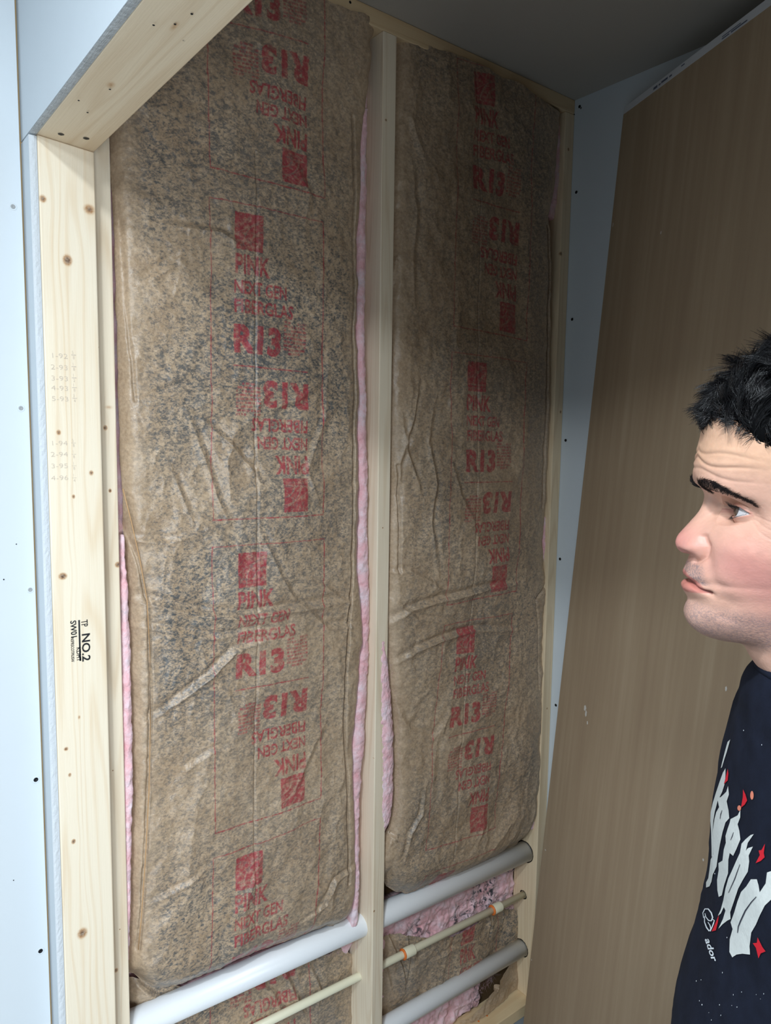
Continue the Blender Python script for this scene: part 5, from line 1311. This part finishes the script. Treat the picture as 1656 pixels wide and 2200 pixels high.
Wp = [
 [(468,520),(452,535),(438,585),(424,640),(412,690),(420,682),(432,640),(446,598)],
 [(440,690),(425,715),(405,770),(385,830),(366,890),(352,950),(350,1000),(355,1060),(357,1150),(358,1210),(365,1215),(370,1130),(363,1060),(368,1000),(376,950),(393,885),(420,830),(436,780),(440,730)],
 [(455,795),(445,828),(425,848),(410,862),(392,858),(396,890),(402,920),(385,950),(375,990),(364,1060),(370,1130),(367,1200),(352,1230),(345,1290),(338,1340),(325,1365),(325,1395),(345,1388),(357,1360),(364,1320),(387,1270),(395,1210),(407,1140),(422,1070),(440,1010),(462,985),(458,940),(447,885),(460,845)],
 [(528,935),(512,968),(470,990),(465,1012),(452,1050),(440,1090),(442,1130),(430,1170),(422,1235),(398,1250),(400,1290),(390,1350),(392,1410),(400,1450),(418,1440),(432,1380),(455,1310),(457,1230),(465,1190),(485,1207),(503,1170),(528,1110),(522,1060),(512,1020),(527,980)],
 [(607,1078),(588,1084),(560,1108),(535,1135),(525,1190),(502,1240),(480,1290),(457,1340),(440,1400),(427,1470),(412,1525),(395,1562),(412,1548),(430,1510),(440,1530),(425,1580),(398,1638),(422,1612),(450,1590),(470,1580),(468,1540),(490,1475),(515,1400),(542,1350),(572,1300),(580,1240),(577,1205),(602,1152),(572,1162),(560,1178),(572,1130)],
 [(590,1345),(562,1388),(532,1420),(510,1478),(492,1540),(470,1600),(482,1640),(465,1700),(463,1775),(480,1807),(505,1790),(540,1785),(585,1790),(582,1740),(592,1660),(620,1612),(642,1560),(672,1500),(712,1462),(712,1296),(685,1305),(677,1370),(642,1422),(635,1380),(625,1345)]]
for w_ in Wp: decal('white_lettering', w_, PW)
for r_ in ([(455,695),(444,740),(432,785),(455,762),(459,722)], [(546,815),(545,860),(534,922),(556,905),(570,880),(560,845)], [(675,1135),(655,1172),(638,1175),(645,1202),(620,1250),(650,1237),(673,1215),(668,1190)],
           [(632,1688),(627,1720),(603,1722),(622,1750),(637,1812),(650,1782),(679,1770),(660,1745)], [(402,1558),(385,1600),(360,1655),(385,1648),(397,1600)]):
    decal('red_star', r_, PR, .0010)
def ringp(cx, cy, rx, ry, n=16): return [(cx + rx * math.cos(2 * math.pi * k / n), cy + ry * math.sin(2 * math.pi * k / n)) for k in range(n)]
decal('orange_blot', ringp(597, 850, 10, 26), PO, .0008); decal('orange_blot', ringp(522, 925, 11, 16), PO, .0008)
def stroke(name, pts, w, mat, off=.0011):
    L1, L2 = [], []
    for i, p in enumerate(pts):
        a = pts[max(i - 1, 0)]; b = pts[min(i + 1, len(pts) - 1)]; dx, dy_ = b[0] - a[0], b[1] - a[1]; l = math.hypot(dx, dy_) or 1
        ww = w * (0.35 + .65 * math.sin(math.pi * min(max(i / (len(pts) - 1), .08), .92)))
        L1.append((p[0] - dy_ / l * ww, p[1] + dx / l * ww)); L2.append((p[0] + dy_ / l * ww, p[1] - dx / l * ww))
    return decal(name, L1 + L2[::-1], mat, off)
stroke('inner_line', [(625, 1448), (595, 1480), (560, 1530), (532, 1590), (518, 1625), (514, 1662)], 4, PN); stroke('inner_line', [(528, 1257), (512, 1300), (498, 1340), (478, 1385), (460, 1425)], 2.5, PN)
stroke('inner_line', [(490, 1068), (482, 1092), (472, 1115)], 2, PN); stroke('inner_line', [(422, 938), (414, 962), (410, 990)], 2, PN)
PWH = flat('white_script', srgb(214, 218, 222), .8)
stroke('script_lettering', [(312, 1575), (308, 1545), (320, 1522), (340, 1522), (358, 1545), (366, 1572), (358, 1592), (342, 1590), (326, 1570), (320, 1548)], 4, PWH, .0010)
stroke('script_lettering', [(318, 1565), (318, 1600), (330, 1632), (345, 1652), (356, 1640), (350, 1618), (338, 1600)], 4, PWH, .0010)
stroke('script_lettering', [(362, 1580), (376, 1590), (370, 1610), (362, 1630), (352, 1655)], 3.5, PWH, .0010)
# "ador" set along the slope of the cloth
def shirt_text(body, x0, y0, x1, y1, h, bold=.02):
    v, t = text_tris(body, bold); d = np.array([x1 - x0, y1 - y0]); n_ = np.array([d[1], -d[0]]); n_ = n_ / np.linalg.norm(n_) * h
    bm = bmesh.new(); vs = []
    for p_ in v:
        q_ = np.array([x0, y0]) + d * p_[0] + n_ * p_[1] + d / np.linalg.norm(d) * p_[1] * h * .25
        px, py = 1400 + q_[0] / 2.75, 1400 + q_[1] / 2.75; dd = Vector(ray(px, py)).normalized(); hh = sbvh.ray_cast(Vector(CAM), dd)
        if hh[0] is None: vs.append(None); continue
        n2_ = hh[1] if hh[1].dot(dd) < 0 else -hh[1]; vs.append(bm.verts.new(hh[0] + n2_ * .0010))
    for a, b, c1 in t:
        if vs[a] and vs[b] and vs[c1]:
            try: bm.faces.new((vs[a], vs[b], vs[c1]))
            except ValueError: pass
    o = bm_obj('script_lettering', bm, PWH, shirt)
shirt_text('ador', 318, 1700, 362, 1832, 34)
rs2 = random.Random(8)
for i in range(16):   # lint and paint flecks
    x, y = rs2.uniform(260, 690), rs2.uniform(1860, 2190)
    decal('lint_fleck', ringp(x, y, rs2.uniform(1.2, 3), rs2.uniform(1.5, 5), 6), PWH, .0009)
for (x, y) in ((548, 467), (655, 552), (450, 1690), (378, 1312)): decal('lint_fleck', ringp(x, y, 2.2, 4, 6), PWH, .0009)
